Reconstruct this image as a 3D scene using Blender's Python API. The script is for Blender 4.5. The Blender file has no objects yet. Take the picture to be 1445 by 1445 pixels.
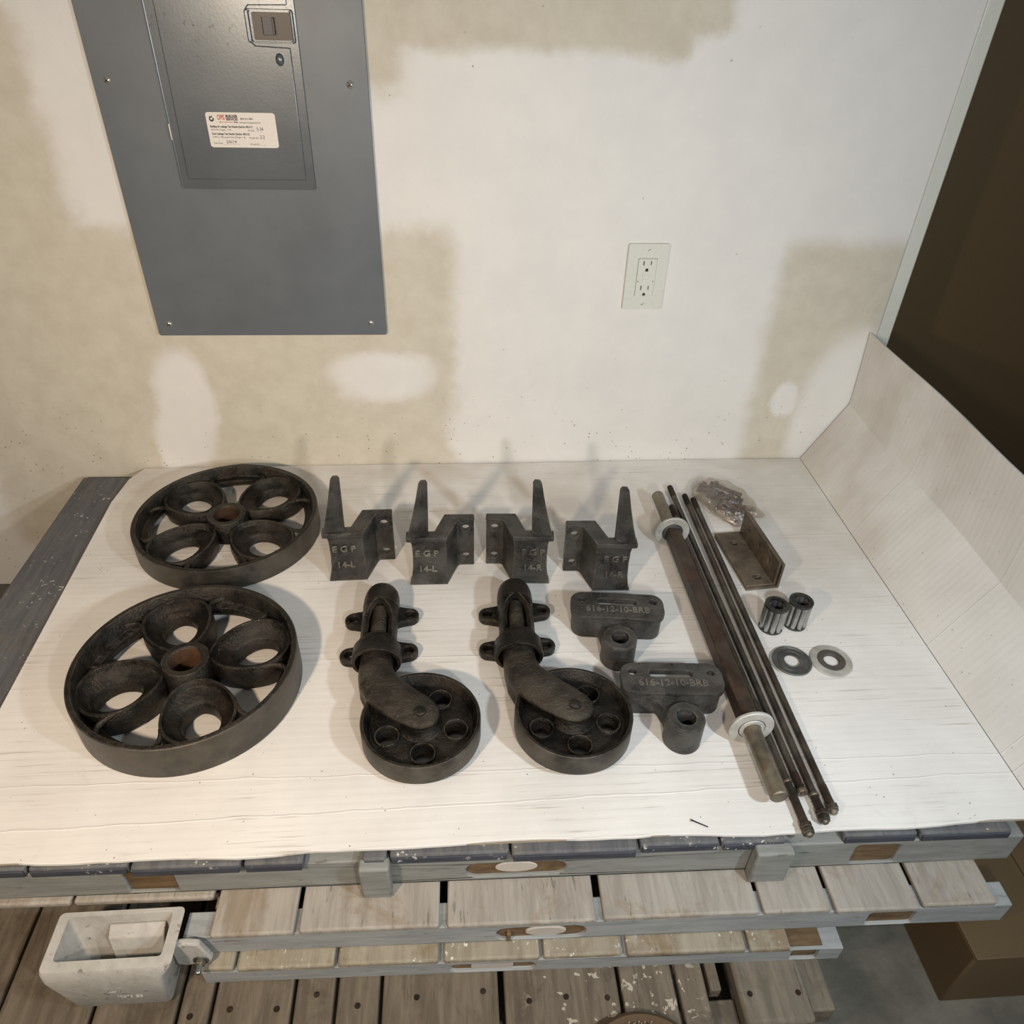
import bpy, bmesh, math, random
from mathutils import Vector, Matrix

random.seed(7)
PI = math.pi
S = bpy.context.scene
C = S.collection

# ------------------------------------------------------------------ camera
cam_d = bpy.data.cameras.new('camera')
cam = bpy.data.objects.new('camera', cam_d)
C.objects.link(cam)
YAW, PITCH, ROLL, CAMH, WALL_Y = -0.08915213, 0.64265669, 0.03364505, 0.86060237, 1.31703757
f_ = Vector((-math.sin(YAW)*math.cos(PITCH), math.cos(YAW)*math.cos(PITCH), -math.sin(PITCH)))
r_ = Vector((math.cos(YAW), math.sin(YAW), 0))
u_ = r_.cross(f_)
r2 = math.cos(ROLL)*r_ + math.sin(ROLL)*u_
u2 = -math.sin(ROLL)*r_ + math.cos(ROLL)*u_
m = Matrix((r2, u2, -f_)).transposed().to_4x4()
m.translation = Vector((0, 0, CAMH))
cam.matrix_world = m
cam_d.sensor_fit = 'HORIZONTAL'
cam_d.sensor_width = 36.0
cam_d.lens = 36.0*1085.0/1445.0
cam_d.clip_start = 0.02
S.camera = cam

# ------------------------------------------------------------------ light
def srgb(r, g, b):
    def c(v):
        v /= 255.0
        return v/12.92 if v <= 0.04045 else ((v+0.055)/1.055)**2.4
    return (c(r), c(g), c(b), 1.0)

w = bpy.data.worlds.new('world')
S.world = w
w.use_nodes = True
bg = w.node_tree.nodes['Background']
bg.inputs[0].default_value = (0.95, 0.94, 0.93, 1)
bg.inputs[1].default_value = 0.20

def lamp(name, loc, target, watts, color, size, spread=180):
    d = bpy.data.lights.new(name, 'AREA')
    d.shape = 'DISK'; d.size = size; d.energy = watts; d.color = color; d.spread = math.radians(spread)
    o = bpy.data.objects.new(name, d)
    C.objects.link(o)
    o.location = loc
    o.rotation_euler = (Vector(target)-Vector(loc)).to_track_quat('-Z', 'Y').to_euler()
    return o
# three heads of a work-light stand around the photographer: warm one left, cool ones right and low centre
lamp('work_light_warm', (-0.48, -0.05, 0.80), (-0.42, 0.85, 0.24), 6.4, (1.0, 0.80, 0.60), 0.07, 125)
lamp('work_light_cool', (0.64, 0.05, 0.72), (0.15, 0.95, 0.22), 5.6, (0.78, 0.90, 1.0), 0.06, 150)
lamp('work_light_low', (0.19, -0.10, 0.63), (0.0, 1.3, 0.35), 5.2, (1.0, 0.95, 0.89), 0.05)

S.view_settings.view_transform = 'Standard'
S.view_settings.look = 'None'
S.view_settings.exposure = -0.24
S.view_settings.gamma = 1.0
S.view_settings.use_curve_mapping = False

# ------------------------------------------------------------------ mesh helpers
def fill_loops(loops):
    """triangles of a flat outline with holes, as indices into the concatenated loops"""
    bm = bmesh.new(); edges = []; k = 0
    for l in loops:
        vs = [bm.verts.new((p[0], p[1], 0)) for p in l]
        edges += [bm.edges.new((vs[i], vs[(i+1) % len(vs)])) for i in range(len(vs))]
    bm.verts.index_update()
    bmesh.ops.triangle_fill(bm, use_beauty=True, use_dissolve=False, edges=edges, normal=(0, 0, 1))
    bm.verts.index_update()
    out = [tuple(v.index for v in f.verts) for f in bm.faces]
    bm.free()
    return out
class MB:
    def __init__(s): s.v = []; s.f = []
    def add(s, vs, fs, M=None):
        k = len(s.v)
        s.v += [tuple(M @ Vector(p)) if M is not None else tuple(p) for p in vs]
        s.f += [tuple(i+k for i in f) for f in fs]
        return s
    def box(s, x0, x1, y0, y1, z0, z1, M=None):
        vs = [(x, y, z) for x in (x0, x1) for y in (y0, y1) for z in (z0, z1)]
        fs = [(0,1,3,2),(4,6,7,5),(0,4,5,1),(2,3,7,6),(0,2,6,4),(1,5,7,3)]
        return s.add(vs, fs, M)
    def lathe(s, prof, n=48, M=None, closed=True):
        """profile of (r, z) turned about z; closed=True makes a ring, False caps the ends"""
        vs = []; fs = []; k = len(prof)
        for i in range(n):
            a = 2*PI*i/n
            for r, z in prof: vs.append((r*math.cos(a), r*math.sin(a), z))
        for i in range(n):
            j = (i+1) % n
            for q in range(k if closed else k-1):
                q2 = (q+1) % k
                fs.append((i*k+q, j*k+q, j*k+q2, i*k+q2))
        if not closed:
            fs.append(tuple(i*k for i in reversed(range(n))))
            fs.append(tuple(i*k+k-1 for i in range(n)))
        return s.add(vs, fs, M)
    def loft(s, secs, caps=True, ring=False, M=None):
        n = len(secs[0]); vs = [p for q in secs for p in q]; fs = []
        m_ = len(secs)
        for i in range(m_ if ring else m_-1):
            i2 = (i+1) % m_
            for j in range(n):
                j2 = (j+1) % n
                fs.append((i*n+j, i*n+j2, i2*n+j2, i2*n+j))
        if caps and not ring:
            fs.append(tuple(reversed(range(n)))); fs.append(tuple((m_-1)*n+j for j in range(n)))
        return s.add(vs, fs, M)
    def tube(s, path, r, n=12, M=None, caps=True):
        path = [Vector(p) for p in path]; secs = []
        for i, p in enumerate(path):
            t = (path[min(i+1, len(path)-1)]-path[max(i-1, 0)]).normalized()
            a = Vector((0, 0, 1)) if abs(t.z) < 0.9 else Vector((1, 0, 0))
            x = t.cross(a).normalized(); y = x.cross(t)
            rr = r[i] if isinstance(r, (list, tuple)) else r
            secs.append([p + x*rr*math.cos(2*PI*j/n) + y*rr*math.sin(2*PI*j/n) for j in range(n)])
        return s.loft(secs, caps, M=M)
    def plate(s, outer, holes, z0, z1, M=None):
        loops = [outer]+list(holes)
        tris = fill_loops(loops)
        flat = [p for l in loops for p in l]; n = len(flat)
        vs = [(p[0], p[1], z0) for p in flat]+[(p[0], p[1], z1) for p in flat]
        fs = []
        for t in tris:
            a, b, c = [flat[i] for i in t]
            ar = (b[0]-a[0])*(c[1]-a[1])-(b[1]-a[1])*(c[0]-a[0])
            t = tuple(t) if ar > 0 else tuple(reversed(t))
            fs.append(tuple(i+n for i in t)); fs.append(tuple(reversed(t)))
        k = 0
        for li, l in enumerate(loops):
            ar = sum(l[i][0]*l[(i+1) % len(l)][1]-l[(i+1) % len(l)][0]*l[i][1] for i in range(len(l)))
            ccw = ar > 0
            if li: ccw = not ccw
            for i in range(len(l)):
                a, b = k+i, k+(i+1) % len(l)
                fs.append((a, b, b+n, a+n) if ccw else (b, a, a+n, b+n))
            k += len(l)
        return s.add(vs, fs, M)

def rrect(x0, x1, y0, y1, r, n=6):
    pts = []
    for cx, cy, a0 in ((x1-r, y1-r, 0), (x0+r, y1-r, 90), (x0+r, y0+r, 180), (x1-r, y0+r, 270)):
        for i in range(n+1):
            a = math.radians(a0+90.0*i/n)
            pts.append((cx+r*math.cos(a), cy+r*math.sin(a)))
    return pts
def circle(cx, cy, r, n=24, ry=None, rot=0):
    ry = r if ry is None else ry
    out = []
    for i in range(n):
        a = 2*PI*i/n; x = r*math.cos(a); y = ry*math.sin(a)
        out.append((cx+x*math.cos(rot)-y*math.sin(rot), cy+x*math.sin(rot)+y*math.cos(rot)))
    return out

def link(name, me, mat, parent=None, bevel=0, seg=2, angle=35, smooth=True):
    o = bpy.data.objects.new(name, me)
    C.objects.link(o)
    if mat is not None: me.materials.append(mat)
    if smooth:
        me.polygons.foreach_set('use_smooth', [True]*len(me.polygons))
        me.set_sharp_from_angle(angle=math.radians(angle))
    if bevel:
        b = o.modifiers.new('bevel', 'BEVEL'); b.width = bevel; b.segments = seg
        b.limit_method = 'ANGLE'; b.angle_limit = math.radians(30); b.harden_normals = False
    if parent is not None: o.parent = parent
    return o
def build(mb, name, mat, parent=None, bevel=0, seg=2, angle=35, smooth=True, fix=True):
    me = bpy.data.meshes.new(name)
    me.from_pydata(mb.v, [], mb.f); me.update()
    if fix:
        bm = bmesh.new(); bm.from_mesh(me)
        bmesh.ops.recalc_face_normals(bm, faces=bm.faces)
        bm.to_mesh(me); bm.free()
    return link(name, me, mat, parent, bevel, seg, angle, smooth)
def text(name, body, size, mat, parent, M, depth=0.001, bevel=0.0, align='CENTER', sx=1.0, bold=0.0):
    cu = bpy.data.curves.new(name, 'FONT')
    cu.body = body; cu.size = size; cu.extrude = depth; cu.bevel_depth = bevel; cu.bevel_resolution = 1
    cu.align_x = align; cu.align_y = 'CENTER'; cu.resolution_u = 3; cu.offset = bold
    t = bpy.data.objects.new('tmp', cu); C.objects.link(t)
    dg = bpy.context.evaluated_depsgraph_get()
    me = bpy.data.meshes.new_from_object(t.evaluated_get(dg))
    bpy.data.objects.remove(t); bpy.data.curves.remove(cu)
    me.name = name
    me.transform(M @ Matrix.Diagonal((sx, 1, 1, 1)))
    me.materials.clear()
    return link(name, me, mat, parent, 0, smooth=False)
def tag(o, label=None, cat=None, group=None, kind=None):
    if label: o['label'] = label
    if cat: o['category'] = cat
    if group: o['group'] = group
    if kind: o['kind'] = kind
    return o
def thing(name, label, cat, loc=(0, 0, 0), rz=0, group=None):
    o = bpy.data.objects.new(name, None); C.objects.link(o)
    o.empty_display_size = 0.02
    o.location = loc; o.rotation_euler = (0, 0, rz)
    return tag(o, label, cat, group)
def copy_tree(o, parent=None):
    c = o.copy(); C.objects.link(c)
    if parent is not None: c.parent = parent
    for ch in [x for x in o.children]: copy_tree(ch, c)
    return c
T = Matrix.Translation
RX = lambda a: Matrix.Rotation(a, 4, 'X')
RY = lambda a: Matrix.Rotation(a, 4, 'Y')
RZ = lambda a: Matrix.Rotation(a, 4, 'Z')

# ------------------------------------------------------------------ materials
class NT:
    def __init__(s, name):
        s.m = bpy.data.materials.new(name); s.m.use_nodes = True
        s.t = s.m.node_tree; s.n = s.t.nodes; s.p = s.n['Principled BSDF']
        s.co = s.n.new('ShaderNodeTexCoord')
    def node(s, typ, **kw):
        n = s.n.new(typ)
        for k, v in kw.items(): setattr(n, k, v)
        return n
    def link(s, a, b): s.t.links.new(a, b)
    def setin(s, sock, v):
        if hasattr(v, 'is_output') or isinstance(v, bpy.types.NodeSocket): s.link(v, sock)
        else: sock.default_value = v
    def obj(s): return s.co.outputs['Object']
    def geo(s):
        if not hasattr(s, '_g'): s._g = s.node('ShaderNodeNewGeometry').outputs['Position']
        return s._g
    def scale(s, vec, sc):
        n = s.node('ShaderNodeMapping'); s.link(vec, n.inputs[0]); n.inputs['Scale'].default_value = sc
        return n.outputs[0]
    def noise(s, vec, scale, detail=4, rough=0.55, dist=0.0):
        n = s.node('ShaderNodeTexNoise'); s.link(vec, n.inputs['Vector'])
        n.inputs['Scale'].default_value = scale; n.inputs['Detail'].default_value = detail
        n.inputs['Roughness'].default_value = rough; n.inputs['Distortion'].default_value = dist
        return n.outputs['Fac']
    def voro(s, vec, scale, rand=1.0):
        n = s.node('ShaderNodeTexVoronoi'); s.link(vec, n.inputs['Vector']); n.inputs['Scale'].default_value = scale
        n.inputs['Randomness'].default_value = rand
        return n.outputs['Distance']
    def math(s, op, a, b=None, c=None, clamp=False):
        n = s.node('ShaderNodeMath', operation=op, use_clamp=clamp)
        s.setin(n.inputs[0], a)
        if b is not None: s.setin(n.inputs[1], b)
        if c is not None: s.setin(n.inputs[2], c)
        return n.outputs[0]
    def ramp(s, fac, a, b, lo=0.0, hi=1.0):
        n = s.node('ShaderNodeMapRange', interpolation_type='SMOOTHSTEP'); s.setin(n.inputs[0], fac)
        for i, v in enumerate((a, b, lo, hi)): n.inputs[i+1].default_value = v
        return n.outputs[0]
    def mix(s, fac, a, b):
        n = s.node('ShaderNodeMix', data_type='RGBA'); s.setin(n.inputs[0], fac)
        s.setin(n.inputs[6], a); s.setin(n.inputs[7], b)
        return n.outputs[2]
    def sep(s, vec):
        n = s.node('ShaderNodeSeparateXYZ'); s.link(vec, n.inputs[0]); return n.outputs
    def bump(s, h, strength=0.3, dist=0.001, prev=None):
        n = s.node('ShaderNodeBump'); s.setin(n.inputs['Height'], h)
        n.inputs['Strength'].default_value = strength; n.inputs['Distance'].default_value = dist
        if prev is not None: s.link(prev, n.inputs['Normal'])
        return n.outputs[0]
    def out(s, col=None, rough=None, metal=None, normal=None, spec=None):
        if col is not None: s.setin(s.p.inputs['Base Color'], col)
        if rough is not None: s.setin(s.p.inputs['Roughness'], rough)
        if metal is not None: s.setin(s.p.inputs['Metallic'], metal)
        if normal is not None: s.link(normal, s.p.inputs['Normal'])
        if spec is not None: s.p.inputs['Specular IOR Level'].default_value = spec
        return s.m

def plain(name, col, rough=0.5, metal=0.0, spec=0.5):
    t = NT(name); n = t.noise(t.geo(), 300, 2)
    c = t.mix(t.ramp(n, 0.3, 0.7), tuple(v*0.97 for v in col[:3])+(1,), tuple(min(1, v*1.02) for v in col[:3])+(1,))
    return t.out(c, rough, metal, spec=spec)

def cast_iron(name, dark, light, rust, rust_amt=0.5, metal=0.55, rough=0.44, grain=420, bumps=0.35, worn_glint=None):
    t = NT(name); g = t.geo()
    big = t.noise(g, 28, 5, 0.6); fine = t.noise(g, grain*0.6, 4, 0.75); r = t.noise(g, 17, 4, 0.65, 0.6)
    c = t.mix(t.ramp(big, 0.3, 0.7), dark, light)
    c = t.mix(t.math('MULTIPLY', t.ramp(r, 0.48, 0.70), rust_amt), c, rust)
    rg = t.ramp(big, 0.25, 0.75, rough-0.1, rough+0.14)
    if worn_glint is not None:   # edge highlights painted in, together with metal rubbed bright
        bv = t.node('ShaderNodeBevel', samples=4); bv.inputs['Radius'].default_value = 0.0018
        ge = t.node('ShaderNodeNewGeometry')
        dt = t.node('ShaderNodeVectorMath', operation='DOT_PRODUCT')
        t.link(bv.outputs[0], dt.inputs[0]); t.link(ge.outputs['Normal'], dt.inputs[1])
        ed = t.math('MULTIPLY', t.ramp(dt.outputs['Value'], 0.985, 0.90), t.ramp(t.noise(g, 90, 4, 0.7), 0.36, 0.60))
        c = t.mix(t.math('MULTIPLY', ed, 0.85), c, worn_glint)
    return t.out(c, rg, metal, t.bump(t.math('ADD', fine, t.math('MULTIPLY', big, 1.5)), min(1.0, bumps*2.0), 0.0030))

M = {}
M['iron'] = cast_iron('cast_iron', srgb(37, 35, 32), srgb(70, 66, 60), srgb(64, 49, 36), 0.45, 0.8, 0.30, worn_glint=srgb(132, 124, 112))
M['iron_tread'] = cast_iron('worn_iron_tread', srgb(64, 61, 55), srgb(96, 91, 83), srgb(76, 64, 50), 0.35, 0.6, 0.42, 500, 0.15)
M['iron_gray'] = cast_iron('grey_cast_iron', srgb(60, 59, 57), srgb(100, 98, 93), srgb(78, 64, 50), 0.3, 0.8, 0.33, 520, 0.6, worn_glint=srgb(170, 166, 156))
M['iron_letter'] = cast_iron('dull_iron_letters', srgb(96, 94, 88), srgb(136, 132, 124), srgb(96, 80, 64), 0.3, 0.7, 0.36, 520, 0.1)  # muted letter highlights painted in as a paler iron
M['iron_worn_lit'] = cast_iron('rubbed_highlit_letters', srgb(104, 102, 96), srgb(150, 146, 138), srgb(100, 86, 70), 0.2, 0.75, 0.32, 520, 0.1)  # bright letter highlights painted in over the rubbed metal tone
M['iron_fork'] = cast_iron('fork_iron', srgb(56, 51, 45), srgb(90, 84, 74), srgb(76, 59, 43), 0.4, 0.75, 0.35, 380, 0.6, worn_glint=srgb(128, 118, 102))
M['rust_bore'] = cast_iron('rusty_bore', srgb(46, 30, 18), srgb(82, 54, 30), srgb(98, 62, 32), 0.6, 0.1, 0.75)
M['axle'] = cast_iron('brown_steel_bar', srgb(52, 43, 36), srgb(86, 72, 60), srgb(74, 46, 32), 0.5, 0.5, 0.42, 300, 0.2)
M['axle_end'] = cast_iron('turned_steel_end', srgb(100, 94, 82), srgb(140, 132, 114), srgb(118, 84, 52), 0.5, 0.65, 0.4, 300, 0.15)
M['rod'] = cast_iron('steel_rod', srgb(58, 52, 46), srgb(98, 90, 78), srgb(74, 54, 40), 0.5, 0.6, 0.42, 300, 0.2)
M['thread'] = cast_iron('dark_thread', srgb(44, 36, 30), srgb(78, 64, 52), srgb(90, 60, 40), 0.5, 0.5, 0.5, 700, 0.5)
M['zinc'] = cast_iron('zinc_washer', srgb(168, 166, 158), srgb(200, 198, 190), srgb(150, 140, 120), 0.3, 0.35, 0.5, 500, 0.1)
M['washer_gray'] = cast_iron('grey_washer', srgb(72, 72, 71), srgb(108, 108, 105), srgb(82, 76, 68), 0.2, 0.5, 0.42, 400, 0.1)
M['washer_dark'] = cast_iron('dark_washer_ring', srgb(70, 66, 62), srgb(100, 94, 88), srgb(88, 74, 60), 0.3, 0.4, 0.55, 500, 0.3)
M['roller'] = cast_iron('bright_steel_roller', srgb(150, 150, 148), srgb(190, 190, 186), srgb(130, 122, 110), 0.15, 0.85, 0.25, 300, 0.05)
M['cage'] = cast_iron('dark_bearing_cage', srgb(52, 52, 50), srgb(84, 84, 80), srgb(70, 60, 50), 0.2, 0.7, 0.38, 300, 0.1)
M['angle'] = cast_iron('brown_angle_iron', srgb(78, 68, 57), srgb(118, 106, 90), srgb(84, 56, 38), 0.55, 0.35, 0.5, 260, 0.25)
M['hardware'] = cast_iron('brown_hardware', srgb(70, 52, 40), srgb(112, 88, 70), srgb(80, 50, 34), 0.5, 0.5, 0.4)
M['screw'] = plain('screw_metal', srgb(205, 203, 192), 0.25, 0.8)
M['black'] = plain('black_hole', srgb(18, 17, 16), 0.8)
M['nailm'] = plain('dark_nail', srgb(52, 46, 42), 0.5, 0.5)
M['label_white'] = plain('sticker_paper', srgb(226, 218, 208), 0.5)
M['ink'] = plain('black_ink', srgb(52, 48, 48), 0.7)
M['ink_red'] = plain('red_ink', srgb(196, 92, 76), 0.7)
M['ink_pen'] = plain('grey_pen', srgb(92, 92, 100), 0.7)
M['plastic'] = plain('ivory_plastic', srgb(212, 213, 202), 0.35)
M['brown_door'] = plain('brown_wood_door', srgb(96, 78, 52), 0.6)

# wall: white paint, bare drywall mud in beige patches, specks
def wall_mat():
    t = NT('painted_drywall'); g = t.geo(); X, Y, Z = t.sep(g)
    n1 = t.math('SUBTRACT', t.noise(g, 9, 5, 0.6), 0.5); n2 = t.math('SUBTRACT', t.noise(g, 60, 4, 0.6), 0.5)
    w_ = t.math('ADD', t.math('MULTIPLY', n1, 0.11), t.math('MULTIPLY', n2, 0.022))
    def boxm(x0, x1, z0, z1, s=0.022, k=0.8):
        ww = t.math('MULTIPLY', w_, k)
        x = t.math('ADD', X, ww); z = t.math('SUBTRACT', Z, ww)
        a = t.ramp(x, x0-s, x0+s); b = t.ramp(x, x1-s, x1+s, 1, 0)
        c = t.ramp(z, z0-s, z0+s); d = t.ramp(z, z1-s, z1+s, 1, 0)
        return t.math('MULTIPLY', t.math('MULTIPLY', a, b), t.math('MULTIPLY', c, d))
    def blob(cx, cz, rx, rz, soft=0.42, k=0.5):
        ww = t.math('MULTIPLY', w_, k)
        x = t.math('DIVIDE', t.math('SUBTRACT', t.math('ADD', X, ww), cx), rx)
        z = t.math('DIVIDE', t.math('SUBTRACT', t.math('ADD', Z, ww), cz), rz)
        d = t.math('ADD', t.math('POWER', t.math('ABSOLUTE', x), 2.1), t.math('POWER', t.math('ABSOLUTE', z), 2.1))
        return t.ramp(d, 1-soft, 1+soft*1.6, 1, 0)
    mx = lambda *a: a[0] if len(a) == 1 else t.math('MAXIMUM', a[0], mx(*a[1:]))
    beige = mx(boxm(-0.70, 0.000, -0.2, 0.465), boxm(-0.13, 0.36, 0.722, 0.90, 0.014, 0.5), boxm(0.20, 0.425, 0.755, 0.95, 0.016),
               boxm(0.585, 0.95, -0.2, 0.445, 0.020, 0.45), boxm(-0.30, -0.06, 0.665, 0.95, 0.03), boxm(-0.9, -0.60, -0.2, 0.9))
    white = mx(blob(-0.505, 0.125, 0.048, 0.115), blob(-0.528, 0.02, 0.045, 0.12), blob(-0.135, 0.193, 0.086, 0.052, 0.5), blob(0.775, 0.06, 0.088, 0.205), blob(0.655, 0.135, 0.03, 0.035, 0.5))
    bz = t.math('MULTIPLY', beige, t.math('SUBTRACT', 1.0, white), clamp=True)
    mott = t.noise(g, 14, 5, 0.6)
    paint = t.mix(t.ramp(mott, 0.3, 0.7), srgb(220, 217, 212), srgb(225, 222, 216))
    bare = t.mix(t.ramp(t.noise(g, 22, 6, 0.65), 0.3, 0.7), srgb(196, 188, 171), srgb(206, 199, 183))
    c = t.mix(bz, paint, bare)
    low = t.ramp(Z, 0.16, 0.02, 0.10, 0.30)
    sp = t.math('MULTIPLY', t.ramp(t.voro(g, 85), 0.09, 0.15, 1, 0), t.ramp(t.noise(g, 33, 2), 0.50, 0.56))
    sp = t.math('MULTIPLY', sp, t.ramp(Z, 0.20, 0.04, 0.05, 0.9))
    c = t.mix(t.math('MULTIPLY', sp, 0.85), c, srgb(92, 80, 66))
    sp2 = t.math('MULTIPLY', t.ramp(t.voro(g, 26), 0.03, 0.055, 1, 0), t.ramp(t.noise(g, 11, 2), 0.52, 0.58))
    c = t.mix(t.math('MULTIPLY', sp2, 0.55), c, srgb(110, 98, 84))
    h = t.math('ADD', t.math('MULTIPLY', t.noise(g, 350, 3), 0.4), t.math('MULTIPLY', bz, -0.6))
    return t.out(c, t.math('ADD', 0.55, t.math('MULTIPLY', bz, 0.3)), 0.0, t.bump(h, 0.25, 0.0008), spec=0.35)
M['wall'] = wall_mat()

def cardboard_mat():
    t = NT('white_cardboard'); g = t.geo(); X, Y, Z = t.sep(g)
    st = t.noise(t.scale(g, (6, 260, 6)), 1.0, 4, 0.6)
    cor = t.node('ShaderNodeTexWave', wave_type='BANDS', bands_direction='Y'); t.link(g, cor.inputs[0])
    cor.inputs['Scale'].default_value = 26; cor.inputs['Distortion'].default_value = 0.6; cor.inputs['Detail'].default_value = 2
    mott = t.noise(g, 7, 5, 0.6)
    c = t.mix(t.ramp(mott, 0.3, 0.7), srgb(218, 214, 208), srgb(228, 225, 219))
    scr = t.math('MULTIPLY', t.ramp(st, 0.56, 0.68), t.ramp(t.noise(g, 8, 3), 0.44, 0.62))
    scr = t.math('MULTIPLY', scr, t.ramp(X, 0.69, 0.72, 1, 0.12))
    c = t.mix(t.math('MULTIPLY', scr, 0.55), c, srgb(140, 127, 110))
    grime_falloff = t.math('MULTIPLY', t.ramp(t.noise(t.scale(g, (2.2, 3.0, 2)), 1.6, 4, 0.6), 0.40, 0.65), t.ramp(Y, 0.70, 1.15, 0.0, 0.55))  # back-region dirt, with the light's falloff toward the wall painted in
    c = t.mix(grime_falloff, c, srgb(190, 181, 168))
    dirt = t.ramp(t.noise(g, 13, 6, 0.7, 0.8), 0.60, 0.80)
    c = t.mix(t.math('MULTIPLY', dirt, 0.25), c, srgb(176, 164, 144))
    sp = t.math('MULTIPLY', t.ramp(t.voro(g, 75), 0.05, 0.09, 1, 0), t.ramp(t.noise(g, 21, 2), 0.48, 0.58))
    c = t.mix(t.math('MULTIPLY', sp, 0.8), c, srgb(80, 68, 56))
    # pressed-in crease lines across the sheet
    wob = t.math('MULTIPLY', t.math('SUBTRACT', t.noise(t.scale(g, (9, 0.01, 0.01)), 1.0, 3), 0.5), 0.012)
    h = t.math('MULTIPLY', cor.outputs['Fac'], 0.22)
    for y0, sl, wd in ((0.545, 0.015, 0.0018), (0.592, -0.01, 0.0014), (0.79, -0.012, 0.0012), (1.05, 0.01, 0.0014)):
        d = t.math('ABSOLUTE', t.math('SUBTRACT', t.math('SUBTRACT', Y, t.math('MULTIPLY', X, sl)), t.math('ADD', wob, y0)))
        h = t.math('ADD', h, t.ramp(d, 0.0, wd, 1.4, 0.0))
    h = t.math('ADD', h, t.math('MULTIPLY', st, 0.5))
    return t.out(c, 0.62, 0.0, t.bump(h, 0.35, 0.0011), spec=0.3)
M['card'] = cardboard_mat()
M['card_edge'] = plain('brown_cardboard_edge', srgb(178, 160, 136), 0.8)

def panel_mat(name, spots=False, rough=0.42, metal=0.35):
    t = NT(name); g = t.geo(); X, Y, Z = t.sep(g)
    c = t.mix(t.ramp(t.noise(g, 11, 4), 0.3, 0.7), srgb(100, 105, 109), srgb(108, 113, 117))
    c = t.mix(t.math('MULTIPLY', t.math('MULTIPLY', t.ramp(t.voro(g, 55), 0.03, 0.07, 1, 0), t.ramp(t.noise(g, 23, 2), 0.58, 0.66)), 0.7), c, srgb(60, 58, 54))
    if spots:
        k = t.math('MULTIPLY', t.ramp(t.noise(t.scale(g, (170, 1, 120)), 1.0, 4, 0.7, 0.3), 0.58, 0.68), t.ramp(t.noise(g, 30, 3), 0.42, 0.6))
        k = t.math('MULTIPLY', k, t.ramp(Z, 0.66, 0.78))
        c = t.mix(t.math('MULTIPLY', k, 0.8), c, srgb(58, 54, 50))
    return t.out(c, rough, metal, t.bump(t.noise(g, 260, 2), 0.06, 0.0008))
M['panel'] = panel_mat('grey_enamel_steel', False, 0.44, 0.2)
M['panel_door'] = panel_mat('grey_enamel_steel_door', True, 0.30, 0.45)
M['panel_dark'] = plain('dark_latch_steel', srgb(74, 69, 65), 0.42, 0.3)
M['panel_slide'] = plain('dark_slider', srgb(62, 62, 68), 0.4, 0.3)

def painted_wood(name, paint_a, paint_b, wood, worn=0.35, fleck=None, axis=(14, 1.5, 14), splat=None):
    t = NT(name); g = t.geo()
    gr = t.noise(t.scale(g, tuple(a*3 for a in axis)), 2.0, 5, 0.65, 0.4)
    c = t.mix(t.ramp(gr, 0.3, 0.7), paint_a, paint_b)
    wr = t.ramp(t.noise(g, 12, 6, 0.7, 0.5), 0.62-worn*0.3, 0.80-worn*0.3)
    c = t.mix(t.math('MULTIPLY', wr, worn*1.5), c, wood)
    if fleck is not None:
        fl = t.math('MULTIPLY', t.ramp(t.noise(g, 150, 3, 0.6), 0.60, 0.68), t.ramp(t.noise(g, 20, 2), 0.50, 0.62))
        c = t.mix(fl, c, fleck)
    if splat is not None:   # dribbles of old paint on part of the deck
        xx = t.sep(g)[0]
        sm = t.math('MULTIPLY', t.ramp(t.noise(g, 75, 3, 0.6, 0.4), 0.60, 0.635), t.math('MULTIPLY', t.ramp(xx, 0.06, 0.10), t.ramp(xx, 0.26, 0.30, 1, 0)))
        c = t.mix(t.math('MULTIPLY', sm, 0.8), c, splat)
    dk = t.ramp(t.noise(t.scale(g, tuple(a*6 for a in axis)), 1.3, 5, 0.75), 0.60, 0.68)
    c = t.mix(t.math('MULTIPLY', dk, 0.6), c, srgb(70, 62, 52))
    return t.out(c, 0.68, 0.0, t.bump(gr, 0.35, 0.002), spec=0.3)
M['deck_dark'] = painted_wood('slate_painted_boards', srgb(84, 85, 88), srgb(104, 104, 104), srgb(112, 105, 93), 0.35, srgb(190, 188, 182))
M['deck_navy'] = painted_wood('navy_painted_board_ends', srgb(54, 56, 64), srgb(69, 71, 79), srgb(84, 84, 86), 0.2, srgb(206, 204, 198), (3, 14, 14))
M['stringer_pale'] = painted_wood('pale_grey_painted_stringer', srgb(140, 143, 143), srgb(160, 163, 162), srgb(138, 132, 118), 0.2, None, (2.0, 14, 14))
M['stringer'] = painted_wood('grey_painted_stringer', srgb(122, 123, 119), srgb(142, 143, 138), srgb(126, 120, 106), 0.25, None, (2.0, 14, 14))
M['deck_gray'] = painted_wood('worn_grey_boards', srgb(144, 137, 127), srgb(168, 161, 151), srgb(132, 114, 90), 0.4)
M['deck_fleck'] = painted_wood('paint_flecked_boards', srgb(138, 129, 112), srgb(160, 151, 134), srgb(124, 106, 80), 0.5, srgb(214, 208, 196))
M['raw'] = painted_wood('brown_bare_wood', srgb(88, 70, 49), srgb(124, 101, 74), srgb(68, 52, 36), 0.4, None, (2, 14, 14))
M['brown_boards'] = painted_wood('brown_weathered_boards', srgb(92, 82, 69), srgb(120, 109, 94), srgb(74, 64, 52), 0.4, None, splat=srgb(186, 178, 160))
M['pale_oval'] = plain('pale_handhold_paint', srgb(186, 178, 168), 0.7)
M['beam'] = painted_wood('grey_brown_beam', srgb(104, 96, 84), srgb(126, 117, 102), srgb(86, 76, 64), 0.3)
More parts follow.
